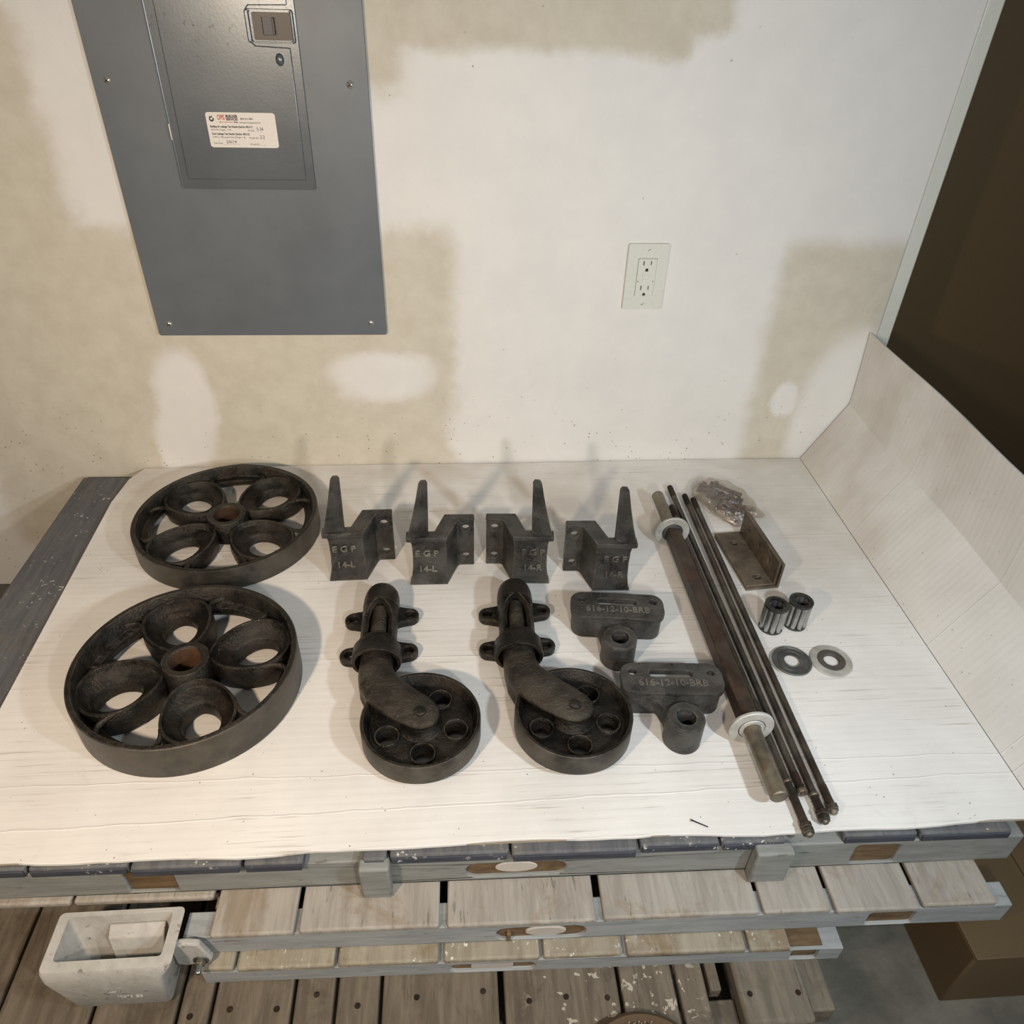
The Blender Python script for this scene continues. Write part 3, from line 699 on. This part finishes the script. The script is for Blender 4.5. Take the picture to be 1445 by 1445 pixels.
# ------------------------------------------------------------------ swivel casters lying on their side
def ellipse_sec(c, tdir, hw, ht, n=20, sq=2.6):
    """superellipse section across direction tdir (in the xy plane)"""
    t = Vector((tdir[0], tdir[1], 0)).normalized(); side = Vector((-t.y, t.x, 0)); c = Vector(c); out = []
    for i in range(n):
        a = 2*PI*i/n; ca, sa = math.cos(a), math.sin(a)
        u = math.copysign(abs(ca)**(2/sq), ca)*hw; v = math.copysign(abs(sa)**(2/sq), sa)*ht
        out.append(tuple(c+side*u+Vector((0, 0, v))))
    return out
def caster(label, loc, rz, tilt):
    t = thing('swivel_caster', label, 'caster', loc, rz, 'iron swivel casters')
    I, F_ = M['iron'], M['iron_fork']
    AX = 0.030                       # stem height above the sheet
    # --- origin under the wheel centre; stem is 66 mm to the left, 110 mm back
    sx, wy = -0.0660, 0.0
    # socket: open channel with domed end
    def chan(y, ro, ri, s0):
        pts = []
        a0 = math.radians(90-s0); n = 13
        for i in range(n):
            a = math.radians(90+s0)+i*(2*PI-2*math.radians(s0))/(n-1); pts.append((a, ro))
        for i in range(n):
            a = math.radians(90+s0)+(n-1-i)*(2*PI-2*math.radians(s0))/(n-1); pts.append((a, ri))
        out = []
        for a, r in pts:
            x, z = r*math.cos(a), r*math.sin(a)*1.05
            out.append((sx+x, y, max(AX+z, 0.0005)))
        return out
    secs = [chan(0.125, 0.0265, 0.0178, 50), chan(0.150, 0.0268, 0.0178, 50), chan(0.185, 0.0272, 0.0178, 48), chan(0.200, 0.0274, 0.0172, 36), chan(0.210, 0.0276, 0.0160, 16), chan(0.2145, 0.0276, 0.0140, 3)]
    build(MB().loft(secs), 'socket', I, t, angle=45, bevel=0.0015)
    dome = []
    for k in range(9):
        u = k/8.0; y = (0.2140, 0.2260, 0.2360, 0.2440, 0.2510, 0.2565, 0.2605, 0.2632, 0.2645)[k]; s_ = (1.0, 1.0, 0.985, 0.95, 0.89, 0.80, 0.66, 0.42, 0.08)[k]
        ring = []
        for i in range(24):
            a = 2*PI*i/24; ring.append((sx+0.0276*s_*math.cos(a), y, max(AX+0.0288*s_*math.sin(a)-0.006*u, 0.0005)))
        dome.append(ring)
    build(MB().loft(dome), 'socket_dome', I, t, angle=60)
    # stem inside the socket
    build(MB().lathe([(0.0003, 0), (0.0125, 0), (0.0125, 0.088), (0.0003, 0.092)], 24, T((sx, 0.121, AX+0.004)) @ RX(-PI/2), False), 'stem', F_, t)
    # mounting ears
    for (ex, ey, sg) in ((-0.0585+sx+0.002, 0.214, -1), (0.0575+sx-0.001, 0.221, 1), (-0.0590+sx+0.002, 0.141, -1), (0.0575+sx, 0.147, 1)):
        n = 14
        o_ = []
        tipx = ex-sg*0.0145
        for i in range(n+1):
            a = -PI/2+PI*i/n
            o_.append((tipx+sg*0.0145*math.cos(a), ey+0.0145*math.sin(a)))
        inx = sx+sg*0.016
        o_ += [((tipx+inx)/2, ey+0.0175), (inx, ey+0.0235), (inx, ey-0.0235), ((tipx+inx)/2, ey-0.0175)]
        build(MB().plate(o_, [circle(tipx+sg*0.0005, ey, 0.0068, 18)], 0.0008, 0.0145, None), 'mounting_ear', I, t, bevel=0.0032, seg=3)
    # collar: bell opening toward the fork
    prof = [(0.0285, 0.000), (0.0300, 0.006), (0.0345, 0.012), (0.0355, 0.030), (0.0360, 0.036), (0.0350, 0.0395), (0.0305, 0.0395), (0.0285, 0.034), (0.0250, 0.028), (0.0150, 0.004)]
    Mc = T((sx, 0.147, AX)) @ RX(PI/2) @ Matrix.Diagonal((1, 0.83, 1, 1))
    build(MB().lathe(prof, 40, Mc), 'collar', I, t, angle=40)
    # fork neck + yoke + arms
    neck = []
    for (x, y, hw, ht, dx, dy) in ((sx, 0.128, 0.0225, 0.0225, 0, -1), (sx+0.0005, 0.098, 0.0235, 0.0235, 0, -1), (sx+0.003, 0.080, 0.0260, 0.0265, 0.12, -1), (sx+0.009, 0.062, 0.0285, 0.0275, 0.35, -1), (sx+0.0155, 0.049, 0.0270, 0.0265, 0.6, -1)):
        neck.append(ellipse_sec((x, y, 0.0285), (dx, dy), hw, ht, 24, 2.3))
    build(MB().loft(neck), 'fork_neck', F_, t, angle=60)
    path = [(-0.0640, 0.078, 0.0305, 0.0245, 0.10, 0.0250), (-0.0585, 0.062, 0.0390, 0.0275, 0.35, 0.0165), (-0.0500, 0.047, 0.0440, 0.0285, 0.62, 0.0125), (-0.0390, 0.033, 0.0475, 0.0285, 0.95, 0.0095), (-0.0250, 0.0195, 0.0495, 0.0278, 1.25, 0.0080), (-0.0100, 0.0075, 0.0505, 0.0268, 1.35, 0.0072), (0.0040, -0.0025, 0.0508, 0.0248, 1.35, 0.0066), (0.0130, -0.0090, 0.0508, 0.0195, 1.35, 0.0058), (0.0195, -0.0135, 0.0508, 0.0090, 1.35, 0.0046), (0.0208, -0.0145, 0.0508, 0.0020, 1.35, 0.0030)]
    up = [ellipse_sec((x, y, z), (d, -1), hw, ht, 24, 2.5) for x, y, z, hw, d, ht in path]
    lo = [ellipse_sec((x, y, min(0.0285, 0.0595-z)), (d, -1), hw, min(ht, 0.0585-z), 24, 2.5) for x, y, z, hw, d, ht in path]
    arm = build(MB().loft(up), 'fork_arm', F_, t, angle=60)
    build(MB().loft(lo), 'fork_arm', F_, t, angle=60)
    build(MB().lathe([(0.0003, 0.0028), (0.0052, 0.0025), (0.0075, 0.0012), (0.0078, -0.004), (0.0003, -0.004)], 24, T((0.0, -0.002, 0.0585)), False), 'axle_rivet', I, arm)
    # wheel
    wR, z0, z1 = 0.0785, 0.0105, 0.0430
    Mw = T((0, 0, 0.027)) @ RX(tilt[0]) @ RY(tilt[1]) @ T((0, 0, -0.027))
    rimp = [(wR, z0+0.001), (wR, z1-0.0015), (wR-0.0012, z1), (wR-0.0045, z1), (wR-0.0060, z1-0.0025), (wR-0.0095, z1-0.012), (wR-0.012, z1-0.019), (wR-0.012, z0+0.010), (wR-0.006, z0+0.002), (wR-0.0045, z0), (wR-0.0012, z0)]
    wo = build(MB().lathe(rimp, 80, Mw), 'wheel_rim', M['iron'], t, angle=45)
    wo.data.materials.append(M['iron_tread'])
    inv = Mw.inverted()
    for p in wo.data.polygons:
        c = inv @ p.center
        if math.hypot(c.x, c.y) > wR-0.0010: p.material_index = 1
    hs = [circle(0.0470*math.cos(a), 0.0470*math.sin(a), 0.0142, 24) for a in [math.radians(-14+72*k) for k in range(5)]]
    web = build(MB().plate(circle(0, 0, wR-0.0105, 64), hs, 0.0215, 0.0275, Mw), 'wheel_web', I, t, bevel=0.0008)
    for k in range(5):
        a = math.radians(-14+72*k)
        build(MB().lathe([(0.0142, 0.0040), (0.0165, 0.0040), (0.0172, 0.0295), (0.0162, 0.0312), (0.0146, 0.0310), (0.0142, 0.0300)], 28, Mw @ T((0.0470*math.cos(a), 0.0470*math.sin(a), 0))), 'hole_lip', I, web, angle=50)
    build(MB().lathe([(0.0003, 0.0100), (0.0235, 0.0100), (0.0260, 0.0215), (0.0300, 0.0260), (0.0262, 0.0300), (0.0240, 0.0440), (0.0003, 0.0445)], 40, Mw, False), 'wheel_hub', I, t, angle=40)
    return t
caster('iron swivel caster lying on its side beside the near petal-spoked wheel', (-0.0527, 0.6465, 0), 0.0, (math.radians(-1.2), 0))
caster('iron swivel caster lying on its side next to the hanger castings, nearer the axle', (0.1490, 0.6480, 0), math.radians(-1.0), (math.radians(-3.2), math.radians(0.8)))

# ------------------------------------------------------------------ axle hanger castings
def hanger(label, loc, rz, bx):
    t = thing('axle_hanger', label, 'casting', loc, rz, 'axle hanger castings')
    I = M['iron_gray']
    o_ = rrect(-0.0715, 0.0715, -0.0290, 0.0270, 0.0195, 7)
    pl = build(MB().plate(o_, [rrect(-0.0300, 0.0295, 0.0005, 0.0130, 0.0050, 4), circle(-0.0540, 0.0100, 0.0058, 18, 0.0050), circle(0.0555, 0.0090, 0.0058, 18, 0.0050)], 0.0345, 0.0450), 'top_plate', I, t, bevel=0.0016)
    so = [(x*0.955, y*0.95) for x, y in o_]
    si = [(x*0.86, y*0.72) for x, y in o_]
    ui = list(range(15, 32))+[0]
    build(MB().plate([so[i] for i in ui]+[si[i] for i in reversed(ui)], [], 0.0, 0.0350), 'skirt', I, t, bevel=0.0015)
    # fillet between plate front and boss
    def sec(y, hw, z0, z1, cx):
        return [(cx-hw, y, z0), (cx+hw, y, z0), (cx+hw*0.92, y, z1), (cx-hw*0.92, y, z1)]
    build(MB().loft([sec(-0.0255, 0.0560, 0.022, 0.0420, 0), sec(-0.0310, 0.0440, 0.018, 0.0400, bx*0.2), sec(-0.0400, 0.0290, 0.012, 0.0385, bx*0.6), sec(-0.0500, 0.0245, 0.006, 0.0400, bx*0.9), sec(-0.0600, 0.0225, 0.004, 0.0420, bx)]), 'neck', I, t, bevel=0.003, seg=3)
    boss = [(0.0255, 0.0), (0.0252, 0.0440), (0.0235, 0.0458), (0.0135, 0.0458), (0.0122, 0.0440), (0.0122, 0.0)]
    build(MB().lathe(boss, 48, T((bx, -0.0680, 0))), 'boss', I, t, angle=40)
    build(MB().lathe([(0.0003, 0.0005), (0.0121, 0.0005), (0.0121, 0.004), (0.0003, 0.004)], 24, T((bx, -0.0680, 0)), False), 'bore_shade_disc', M['black'], t)  # black disc stands in for the shade deep in the bore
    text('raised_lettering', '616-12-10-BRB', 0.0160, M['iron_letter'], pl, T((0.0, -0.0105, 0.0450)), 0.0012, 0.0002, 'CENTER', 0.98, 0.0002)
    return t
hanger('grey iron axle hanger casting in front of a prong bracket, farther of two', (0.2420, 0.8425, 0.0004), math.radians(-6.0), -0.001)
hanger('grey iron axle hanger casting touching the caster wheel, nearer of two', (0.2925, 0.6965, 0.0004), math.radians(-3.5), 0.007)

# ------------------------------------------------------------------ axle with two washers
ax = thing('wheel_axle', 'long brown steel axle with two pale washers, lying on the cardboard', 'axle', (0.380, 0.83, 0))
MyA = RX(-PI/2)
def along(x0, y0, x1, y1, z): # matrix with local z along the bar
    d = Vector((x1-x0, y1-y0, 0)); q = d.to_track_quat('Z', 'Y').to_matrix().to_4x4()
    return T((x0, y0, z)) @ q, d.length
Mb, Lb = along(0.0045, -0.315, -0.0055, 0.318, 0.0305)
# square middle, round turned ends
h = 0.0115
build(MB().box(-h, h, -h, h, 0.1045, 0.520, Mb @ RZ(0.10)), 'square_bar', M['axle'], ax, bevel=0.0028)
build(MB().lathe([(0.0003, 0.0), (0.0100, 0.0), (0.0113, 0.0016), (0.0113, 0.110), (0.0003, 0.110)], 32, Mb, False), 'turned_end', M['axle_end'], ax)
build(MB().lathe([(0.0003, 0.505), (0.0108, 0.505), (0.0108, Lb-0.0016), (0.0096, Lb), (0.0003, Lb)], 32, Mb, False), 'turned_end', M['axle_end'], ax)
for k, (s0, rr) in enumerate(((0.104, 0.0305), (0.522, 0.0305))):
    wa = build(MB().lathe([(0.0185, s0-0.0025), (rr-0.001, s0-0.0025), (rr, s0-0.0015), (rr, s0+0.0015), (rr-0.001, s0+0.0025), (0.0185, s0+0.0025)], 48, Mb), 'washer', M['zinc'], ax, angle=40)
    build(MB().lathe([(0.0117, s0-0.0040), (0.0165, s0-0.0040), (0.0172, s0-0.0032), (0.0172, s0+0.0036), (0.0117, s0+0.0036)], 40, Mb), 'washer_sleeve', M['zinc'] if k == 0 else M['washer_gray'], wa, angle=40)
    build(MB().lathe([(0.0170, s0-0.0020), (0.0190, s0-0.0020), (0.0190, s0+0.0020), (0.0170, s0+0.0020)], 40, Mb), 'washer_gap', M['black'], wa)

# ------------------------------------------------------------------ four long threaded rods
def rod(label, a, b, r, head, ring=None, thr=0.05):
    x0, y0, x1, y1 = b[0], b[1], a[0], a[1]
    t = thing('threaded_rod', label, 'rod', (x0, y0, 0.0006), 0, 'long threaded rods')
    Mr, L = along(0, 0, x1-x0, y1-y0, 0.0087)
    build(MB().lathe([(0.0003, 0.004), (r, 0.004), (r, L-0.001), (r*0.8, L), (0.0003, L)], 16, Mr, False), 'shank', M['rod'], t)
    for (s0, s1) in ((0.006, thr), (L-0.035, L-0.002)):
        pr = []; n = int((s1-s0)/0.0014)
        for i in range(n): pr += [(r+0.0001, s0+i*0.0014), (r+0.0006, s0+i*0.0014+0.0007)]
        pr += [(r+0.0001, s1), (r-0.001, s1), (r-0.001, s0)]
        build(MB().lathe(pr, 14, Mr), 'thread', M['thread'], t, angle=60)
    def hexn(s0, s1, R, name, mat, n=6):
        secs = []
        for (s_, k) in ((s0, 0.88), (s0+0.0012, 1.0), (s1-0.0012, 1.0), (s1, 0.88)):
            secs.append([(R*k*math.cos(2*PI*i/n+0.2), R*k*math.sin(2*PI*i/n+0.2), s_) for i in range(n)])
        return build(MB().loft(secs, M=Mr), name, mat, t, smooth=False)
    if head == 'nut':
        hexn(0.004, 0.012, 0.0080, 'nut', M['rod']); build(MB().lathe([(0.0003, 0.0), (0.0038, 0.0), (0.0045, 0.001), (0.0045, 0.006), (0.0003, 0.006)], 14, Mr, False), 'rod_tip', M['axle_end'], t)
    elif head == 'two':
        hexn(0.003, 0.010, 0.0080, 'nut', M['rod']); hexn(0.0105, 0.0170, 0.0080, 'nut', M['axle'])
        build(MB().lathe([(0.0003, 0.0), (0.0036, 0.0), (0.0043, 0.001), (0.0043, 0.006), (0.0003, 0.006)], 14, Mr, False), 'rod_tip', M['axle_end'], t)
    else:
        build(MB().lathe([(0.0003, 0.0), (0.0064, 0.0), (0.0071, 0.0012), (0.0071, 0.0055), (0.0003, 0.0055)], 20, Mr, False), 'round_head', M['axle_end'], t)
        build(MB().lathe([(0.0003, -0.0018), (0.0030, -0.0015), (0.0034, 0.002), (0.0003, 0.002)], 12, Mr, False), 'rod_tip', M['axle_end'], t)
    if ring:
        build(MB().lathe([(r+0.0004, ring), (0.0056, ring), (0.0066, ring+0.0010), (0.0066, ring+0.0035), (r+0.0004, ring+0.0040)], 22, Mr), 'ring_nut', M['axle_end'], t, angle=40)
    return t
rod('threaded steel rod right beside the axle, its nuts overhanging the cardboard edge', (0.4030, 1.142), (0.4132, 0.4755), 0.0048, 'two', 0.072, 0.055)
rod('threaded steel rod ending in a flat round head, second from the axle', (0.4145, 1.205), (0.4257, 0.532), 0.0048, 'round', None, 0.03)
rod('threaded steel rod third from the axle with a ring and two nuts', (0.4365, 1.176), (0.4390, 0.491), 0.0048, 'two', 0.036, 0.035)
rod('threaded steel rod farthest from the axle with a single nut', (0.4500, 1.1635), (0.4550, 0.503), 0.0048, 'nut', None, 0.04)

# ------------------------------------------------------------------ nested angle irons
def angle_iron(label, loc, rz, L, wd, ht, th_):
    t = thing('angle_iron', label, 'angle iron', loc, rz, 'nested angle irons')
    build(MB().plate([(-wd, 0), (0, 0), (0, L), (-wd, L)], [circle(-wd*0.50, L*0.78, 0.0070, 18, 0.0058), circle(-wd*0.42, L*0.14, 0.0078, 18, 0.0062)], 0, th_), 'base_leg', M['angle'], t, bevel=0.0010)
    Mv = Matrix(((0,0,1,0),(1,0,0,0),(0,1,0,0),(0,0,0,1)))   # (u,v,w)->(x=w,y=u,z=v)
    build(MB().plate([(0, 0), (L, 0), (L, ht), (0, ht)], [circle(L*f, ht*0.58, 0.0038, 16, 0.0080) for f in (0.22, 0.50, 0.80)], 0, th_, Mv), 'upright_leg', M['angle'], t, bevel=0.0010)
    return t
ra = math.radians(5.2)
angle_iron('rusty brown angle iron under an identical one, its edge showing outside', (0.5290, 0.9180, 0.0004), ra, 0.1440, 0.0535, 0.0510, 0.0045)
angle_iron('rusty brown angle iron nested on top of its twin, beside the plastic bag', (0.5228, 0.9195, 0.0054), ra, 0.1420, 0.0480, 0.0500, 0.0042)

# ------------------------------------------------------------------ roller bearings
def bearing(label, loc, rz, tilt=0):
    t = thing('roller_bearing', label, 'bearing', loc, rz, 'roller bearings')
    Hh, Ro, Ri = 0.050, 0.0185, 0.0112
    build(MB().lathe([(Ri, Hh-0.004), (Ri+0.001, Hh), (Ro-0.001, Hh), (Ro, Hh-0.0008), (Ro, Hh-0.004)], 40, None), 'end_ring', M['cage'], t, angle=40)
    build(MB().lathe([(Ri, 0.0), (Ro, 0.0), (Ro, 0.004), (Ri, 0.004)], 40, None), 'end_ring', M['cage'], t, angle=40)
    build(MB().lathe([(0.0125, 0.002), (0.0146, 0.002), (0.0146, Hh-0.002), (0.0125, Hh-0.002)], 40, None), 'cage', M['black'], t, angle=40)
    for k in range(10):
        a = 2*PI*k/10
        build(MB().lathe([(0.0003, 0.0035), (0.0042, 0.0035), (0.0042, Hh-0.0035), (0.0003, Hh-0.0035)], 12, T((0.0145*math.cos(a), 0.0145*math.sin(a), 0)), False), 'roller', M['roller'], t)
        build(MB().lathe([(0.0003, Hh-0.0010), (0.0013, Hh-0.0010), (0.0013, Hh+0.0004), (0.0003, Hh+0.0004)], 8, T((0.0149*math.cos(a+0.3), 0.0149*math.sin(a+0.3), 0)), False), 'rivet', M['thread'], t)
    build(MB().lathe([(0.0003, 0.0003), (0.0110, 0.0003), (0.0110, 0.001), (0.0003, 0.001)], 20, None, False), 'bore_shadow_disc', M['black'], t)
    return t
bearing('upright steel roller bearing, the one nearer the rods', (0.4885, 0.8295, 0.0004), 0.1)
bearing('upright steel roller bearing, the one farther from the rods', (0.5295, 0.8360, 0.0004), 0.4)

# ------------------------------------------------------------------ loose washers
t = thing('flat_washer', 'dark grey grooved washer lying flat near the rods', 'washer', (0.4945, 0.7565, 0.0004), 0, 'loose flat washers')
build(MB().lathe([(0.0120, 0.0), (0.0305, 0.0), (0.0308, 0.0012), (0.0300, 0.0022), (0.0120, 0.0022)], 56), 'lower_disc', M['zinc'], t, angle=40)
build(MB().lathe([(0.0115, 0.0023), (0.0288, 0.0023), (0.0292, 0.0040), (0.0284, 0.0048), (0.0262, 0.0048), (0.0252, 0.0036), (0.0212, 0.0036), (0.0205, 0.0050), (0.0182, 0.0050), (0.0175, 0.0038), (0.0125, 0.0038), (0.0115, 0.0046)], 56, T((0.0010, -0.0012, 0))), 'grooved_disc', M['washer_gray'], t, angle=30)
t = thing('flat_washer', 'pale washer with a dark inner ring lying flat, farther from the rods', 'washer', (0.5560, 0.7540, 0.0004), 0, 'loose flat washers')
build(MB().lathe([(0.0195, 0.0), (0.0308, 0.0), (0.0311, 0.0012), (0.0303, 0.0032), (0.0195, 0.0032)], 56), 'outer_ring', M['zinc'], t, angle=40)
build(MB().lathe([(0.0112, 0.0), (0.0200, 0.0), (0.0205, 0.0042), (0.0122, 0.0044), (0.0112, 0.0034)], 56), 'inner_ring', M['washer_dark'], t, angle=40)

# ------------------------------------------------------------------ plastic bag of hardware
random.seed(21)
NU, NV = 34, 22
bagp = MB(); rows = []
spine = [(0.4640, 1.2080), (0.4780, 1.1960), (0.4930, 1.1720), (0.5080, 1.1450), (0.5170, 1.1190), (0.5180, 1.0980), (0.5150, 1.0850)]
halfw = [0.010, 0.036, 0.043, 0.045, 0.043, 0.032, 0.010]
hts = [0.003, 0.015, 0.020, 0.022, 0.020, 0.013, 0.003]
def interp(arr, u):
    x = u*(len(arr)-1); i = min(int(x), len(arr)-2); fr = x-i; fr = fr*fr*(3-2*fr)
    if isinstance(arr[0], tuple): return tuple(a+(b-a)*fr for a, b in zip(arr[i], arr[i+1]))
    return arr[i]+(arr[i+1]-arr[i])*fr
secs = []
for i in range(NU):
    u = i/(NU-1); c = interp(spine, u); c2 = interp(spine, min(1, u+0.02)); c1 = interp(spine, max(0, u-0.02))
    d = Vector((c2[0]-c1[0], c2[1]-c1[1], 0)).normalized(); sd = Vector((-d.y, d.x, 0))
    hw = interp(halfw, u); ht = interp(hts, u)
    ring = []
    for j in range(NV):
        a = 2*PI*j/NV
        wr = 1+0.10*math.sin(3*a+u*17)+0.07*math.sin(7*a-u*29)+0.05*random.uniform(-1, 1)
        p = Vector((c[0], c[1], 0))+sd*(hw*math.cos(a)*(1+0.05*math.sin(u*40+a)))
        z = max(0.0006, 0.9*ht+ht*1.05*math.sin(a)*wr)
        ring.append((p.x, p.y, z))
    secs.append(ring)
bagp.loft(secs)
bg_ = thing('plastic_bag', 'crumpled clear plastic bag of brown hardware behind the angle irons', 'bag', (0, 0, 0))
bo = build(bagp, 'pouch', M['bag'], bg_, angle=80)
bo.modifiers.new('sub', 'SUBSURF').render_levels = 1
tail = MB()
tp = [[(0.540, 1.150, 0.006), (0.553, 1.144, 0.013), (0.568, 1.128, 0.012), (0.581, 1.1190, 0.003)],
      [(0.535, 1.132, 0.010), (0.548, 1.128, 0.019), (0.562, 1.118, 0.016), (0.576, 1.1110, 0.004)],
      [(0.532, 1.115, 0.008), (0.544, 1.112, 0.014), (0.556, 1.107, 0.012), (0.566, 1.1060, 0.003)]]
tail.loft([[p for p in r]+[(p[0], p[1], 0.0008) for p in reversed(r)] for r in tp])
bt = build(tail, 'folded_end', M['bag'], bg_, angle=80)
bt.modifiers.new('sub', 'SUBSURF').render_levels = 2
def bolt(label, loc, rz, L, pitch=0.0):
    t = thing('bagged_bolt', label, 'bolt', loc, rz, 'bolts inside the plastic bag')
    Mb_ = RY(PI/2-pitch)
    build(MB().lathe([(0.0003, 0), (0.0036, 0), (0.0036, L), (0.0003, L)], 12, Mb_, False), 'shank', M['hardware'], t)
    build(MB().loft([[(0.0072*math.cos(2*PI*i/6), 0.0072*math.sin(2*PI*i/6), z) for i in range(6)] for z in (-0.006, 0.0)], M=Mb_), 'bolt_head', M['hardware'], t, bevel=0.0008)
lab = ['brown bolt inside the plastic bag']
for (x, y, z, a, L) in ((0.472, 1.192, 0.010, -42, 0.060), (0.486, 1.208, 0.009, -50, 0.062), (0.497, 1.196, 0.018, -38, 0.058), (0.487, 1.176, 0.008, -55, 0.066),
                        (0.510, 1.172, 0.009, -70, 0.060), (0.500, 1.150, 0.0195, -62, 0.050), (0.526, 1.160, 0.008, -80, 0.058), (0.496, 1.140, 0.008, -48, 0.042), (0.521, 1.125, 0.0175, -120, 0.030), (0.543, 1.130, 0.0075, -10, 0.016),
                        (0.476, 1.200, 0.010, -30, 0.036), (0.500, 1.184, 0.026, -48, 0.052), (0.514, 1.142, 0.0265, -75, 0.040), (0.490, 1.160, 0.017, -35, 0.036), (0.532, 1.140, 0.018, -100, 0.040), (0.506, 1.112, 0.009, -75, 0.024)):
    bolt(lab[0], (x, y, z), math.radians(a), L)

# ------------------------------------------------------------------ loose nail
nl = thing('loose_nail', 'thin dark nail lying near the front edge of the cardboard', 'nail', (0.2781, 0.5089, 0.0008))
build(MB().tube([(0, 0, 0.0006), (0.0184, -0.0103, 0.0006)], [0.0009, 0.0006], 8), 'shank', M['nailm'], nl)
build(MB().lathe([(0.0002, 0), (0.0017, 0), (0.0017, 0.0006), (0.0002, 0.0006)], 10, T((0, 0, 0.0006)) @ RZ(-0.51) @ RY(PI/2), False), 'nail_head', M['nailm'], nl)

# ------------------------------------------------------------------ white cast pocket bolted to the pallet corner
wp = thing('corner_pocket', 'off-white painted metal pocket bolted to the pallet corner', 'casting', (0, 0, 0))
WM = M['white_paint_metal']
def ringp(z, x0, x1, y0, y1, r): return [(p[0], p[1], z) for p in rrect(x0, x1, y0, y1, r, 4)]
outer = [ringp(-0.1640, -0.452, -0.352, 0.409, 0.448, 0.006), ringp(-0.1560, -0.456, -0.347, 0.405, 0.452, 0.006), ringp(-0.0840, -0.470, -0.3380, 0.401, 0.466, 0.006), ringp(-0.0720, -0.472, -0.3300, 0.404, 0.470, 0.006), ringp(-0.0680, -0.471, -0.3290, 0.406, 0.472, 0.006),
         ringp(-0.0680, -0.460, -0.3420, 0.4175, 0.4665, 0.004), ringp(-0.0760, -0.459, -0.3440, 0.4185, 0.4650, 0.004), ringp(-0.1450, -0.447, -0.356, 0.4200, 0.4450, 0.004)]
build(MB().loft(outer), 'pocket', WM, wp, angle=35)
build(MB().loft([[(-0.405, 0.4250, -0.150), (-0.360, 0.4250, -0.150), (-0.360, 0.4290, -0.150), (-0.405, 0.4290, -0.150)], [(-0.415, 0.4480, -0.086), (-0.352, 0.4480, -0.086), (-0.352, 0.4540, -0.086), (-0.415, 0.4540, -0.086)], [(-0.415, 0.4610, -0.078), (-0.352, 0.4610, -0.078), (-0.352, 0.4640, -0.082), (-0.415, 0.4640, -0.082)]]), 'inner_tongue', WM, wp, bevel=0.003)
fl = build(MB().plate([(-0.3330, -0.074), (-0.3180, -0.072), (-0.3060, -0.076), (-0.2975, -0.1130), (-0.3010, -0.1210), (-0.3300, -0.1250), (-0.3400, -0.120), (-0.3400, -0.08)], [], -0.4385, -0.4300, FACE), 'flange', WM, wp, bevel=0.0025)
Mbt = T((-0.3105, 0.4302, -0.1120)) @ RX(PI/2)
build(MB().lathe([(0.0003, 0.0015), (0.0088, 0.0015), (0.0092, 0.0005), (0.0092, -0.002), (0.0003, -0.002)], 24, Mbt, False), 'bolt_washer', M['washer_gray'], fl)
build(MB().loft([[(0.0062*math.cos(2*PI*i/6), 0.0062*math.sin(2*PI*i/6), z) for i in range(6)] for z in (0.0, 0.0065)], M=Mbt), 'nut', M['axle_end'], fl, bevel=0.0008)
build(MB().lathe([(0.0003, 0.016), (0.0030, 0.016), (0.0036, 0.015), (0.0036, 0.0), (0.0003, 0.0)], 14, Mbt, False), 'bolt_end', M['roller'], fl)
text('raised_mark', 'Z7', 0.017, WM, wp, T((-0.400, 0.4030, -0.112)) @ FW, 0.0008, 0.0002, 'CENTER', 1.0)
text('raised_mark', '12878 CE', 0.0072, WM, wp, T((-0.388, 0.4036, -0.132)) @ FW, 0.0007, 0.0001, 'CENTER', 1.0)

# ------------------------------------------------------------------ round brush at the bottom of the view, brown box far right
br = thing('round_brush', 'brown round brush with pale bristles in front of the lowest pallet', 'brush', (0.197, 0.281, FLOOR))
build(MB().lathe([(0.0003, 0.0), (0.043, 0.0), (0.045, 0.01), (0.045, 0.130), (0.066, 0.1385), (0.077, 0.141), (0.079, 0.150), (0.074, 0.156), (0.066, 0.154), (0.062, 0.146), (0.0003, 0.144)], 56, None, False), 'brush_body', M['bristle'], br, angle=40)
bm_ = MB()
for k in range(170):
    a = 2*PI*k/170; r = 0.060+0.003*math.sin(k*2.3)
    p = Vector((r*math.cos(a), r*math.sin(a), 0.144)); q = p+Vector((0.002*math.cos(a), 0.002*math.sin(a), 0.017+0.002*math.sin(k*5.1)))
    bm_.tube([p, q], 0.0007, 4)
tag(build(bm_, 'bristles', M['bristle_pale'], br), kind='stuff')
bx = thing('brown_box', 'brown cardboard box on the floor beyond the pallet ends', 'box', (0.765, 0.56, FLOOR))
build(MB().box(-0.115, 0.14, -0.16, 0.14, 0.0, 0.13), 'carton', M['brown_door'], bx, bevel=0.003)
build(MB().box(-0.115, 0.012, -0.162, 0.142, 0.130, 0.133).box(0.014, 0.14, -0.162, 0.142, 0.130, 0.133), 'top_flaps', M['brown_door'], bx, bevel=0.001)
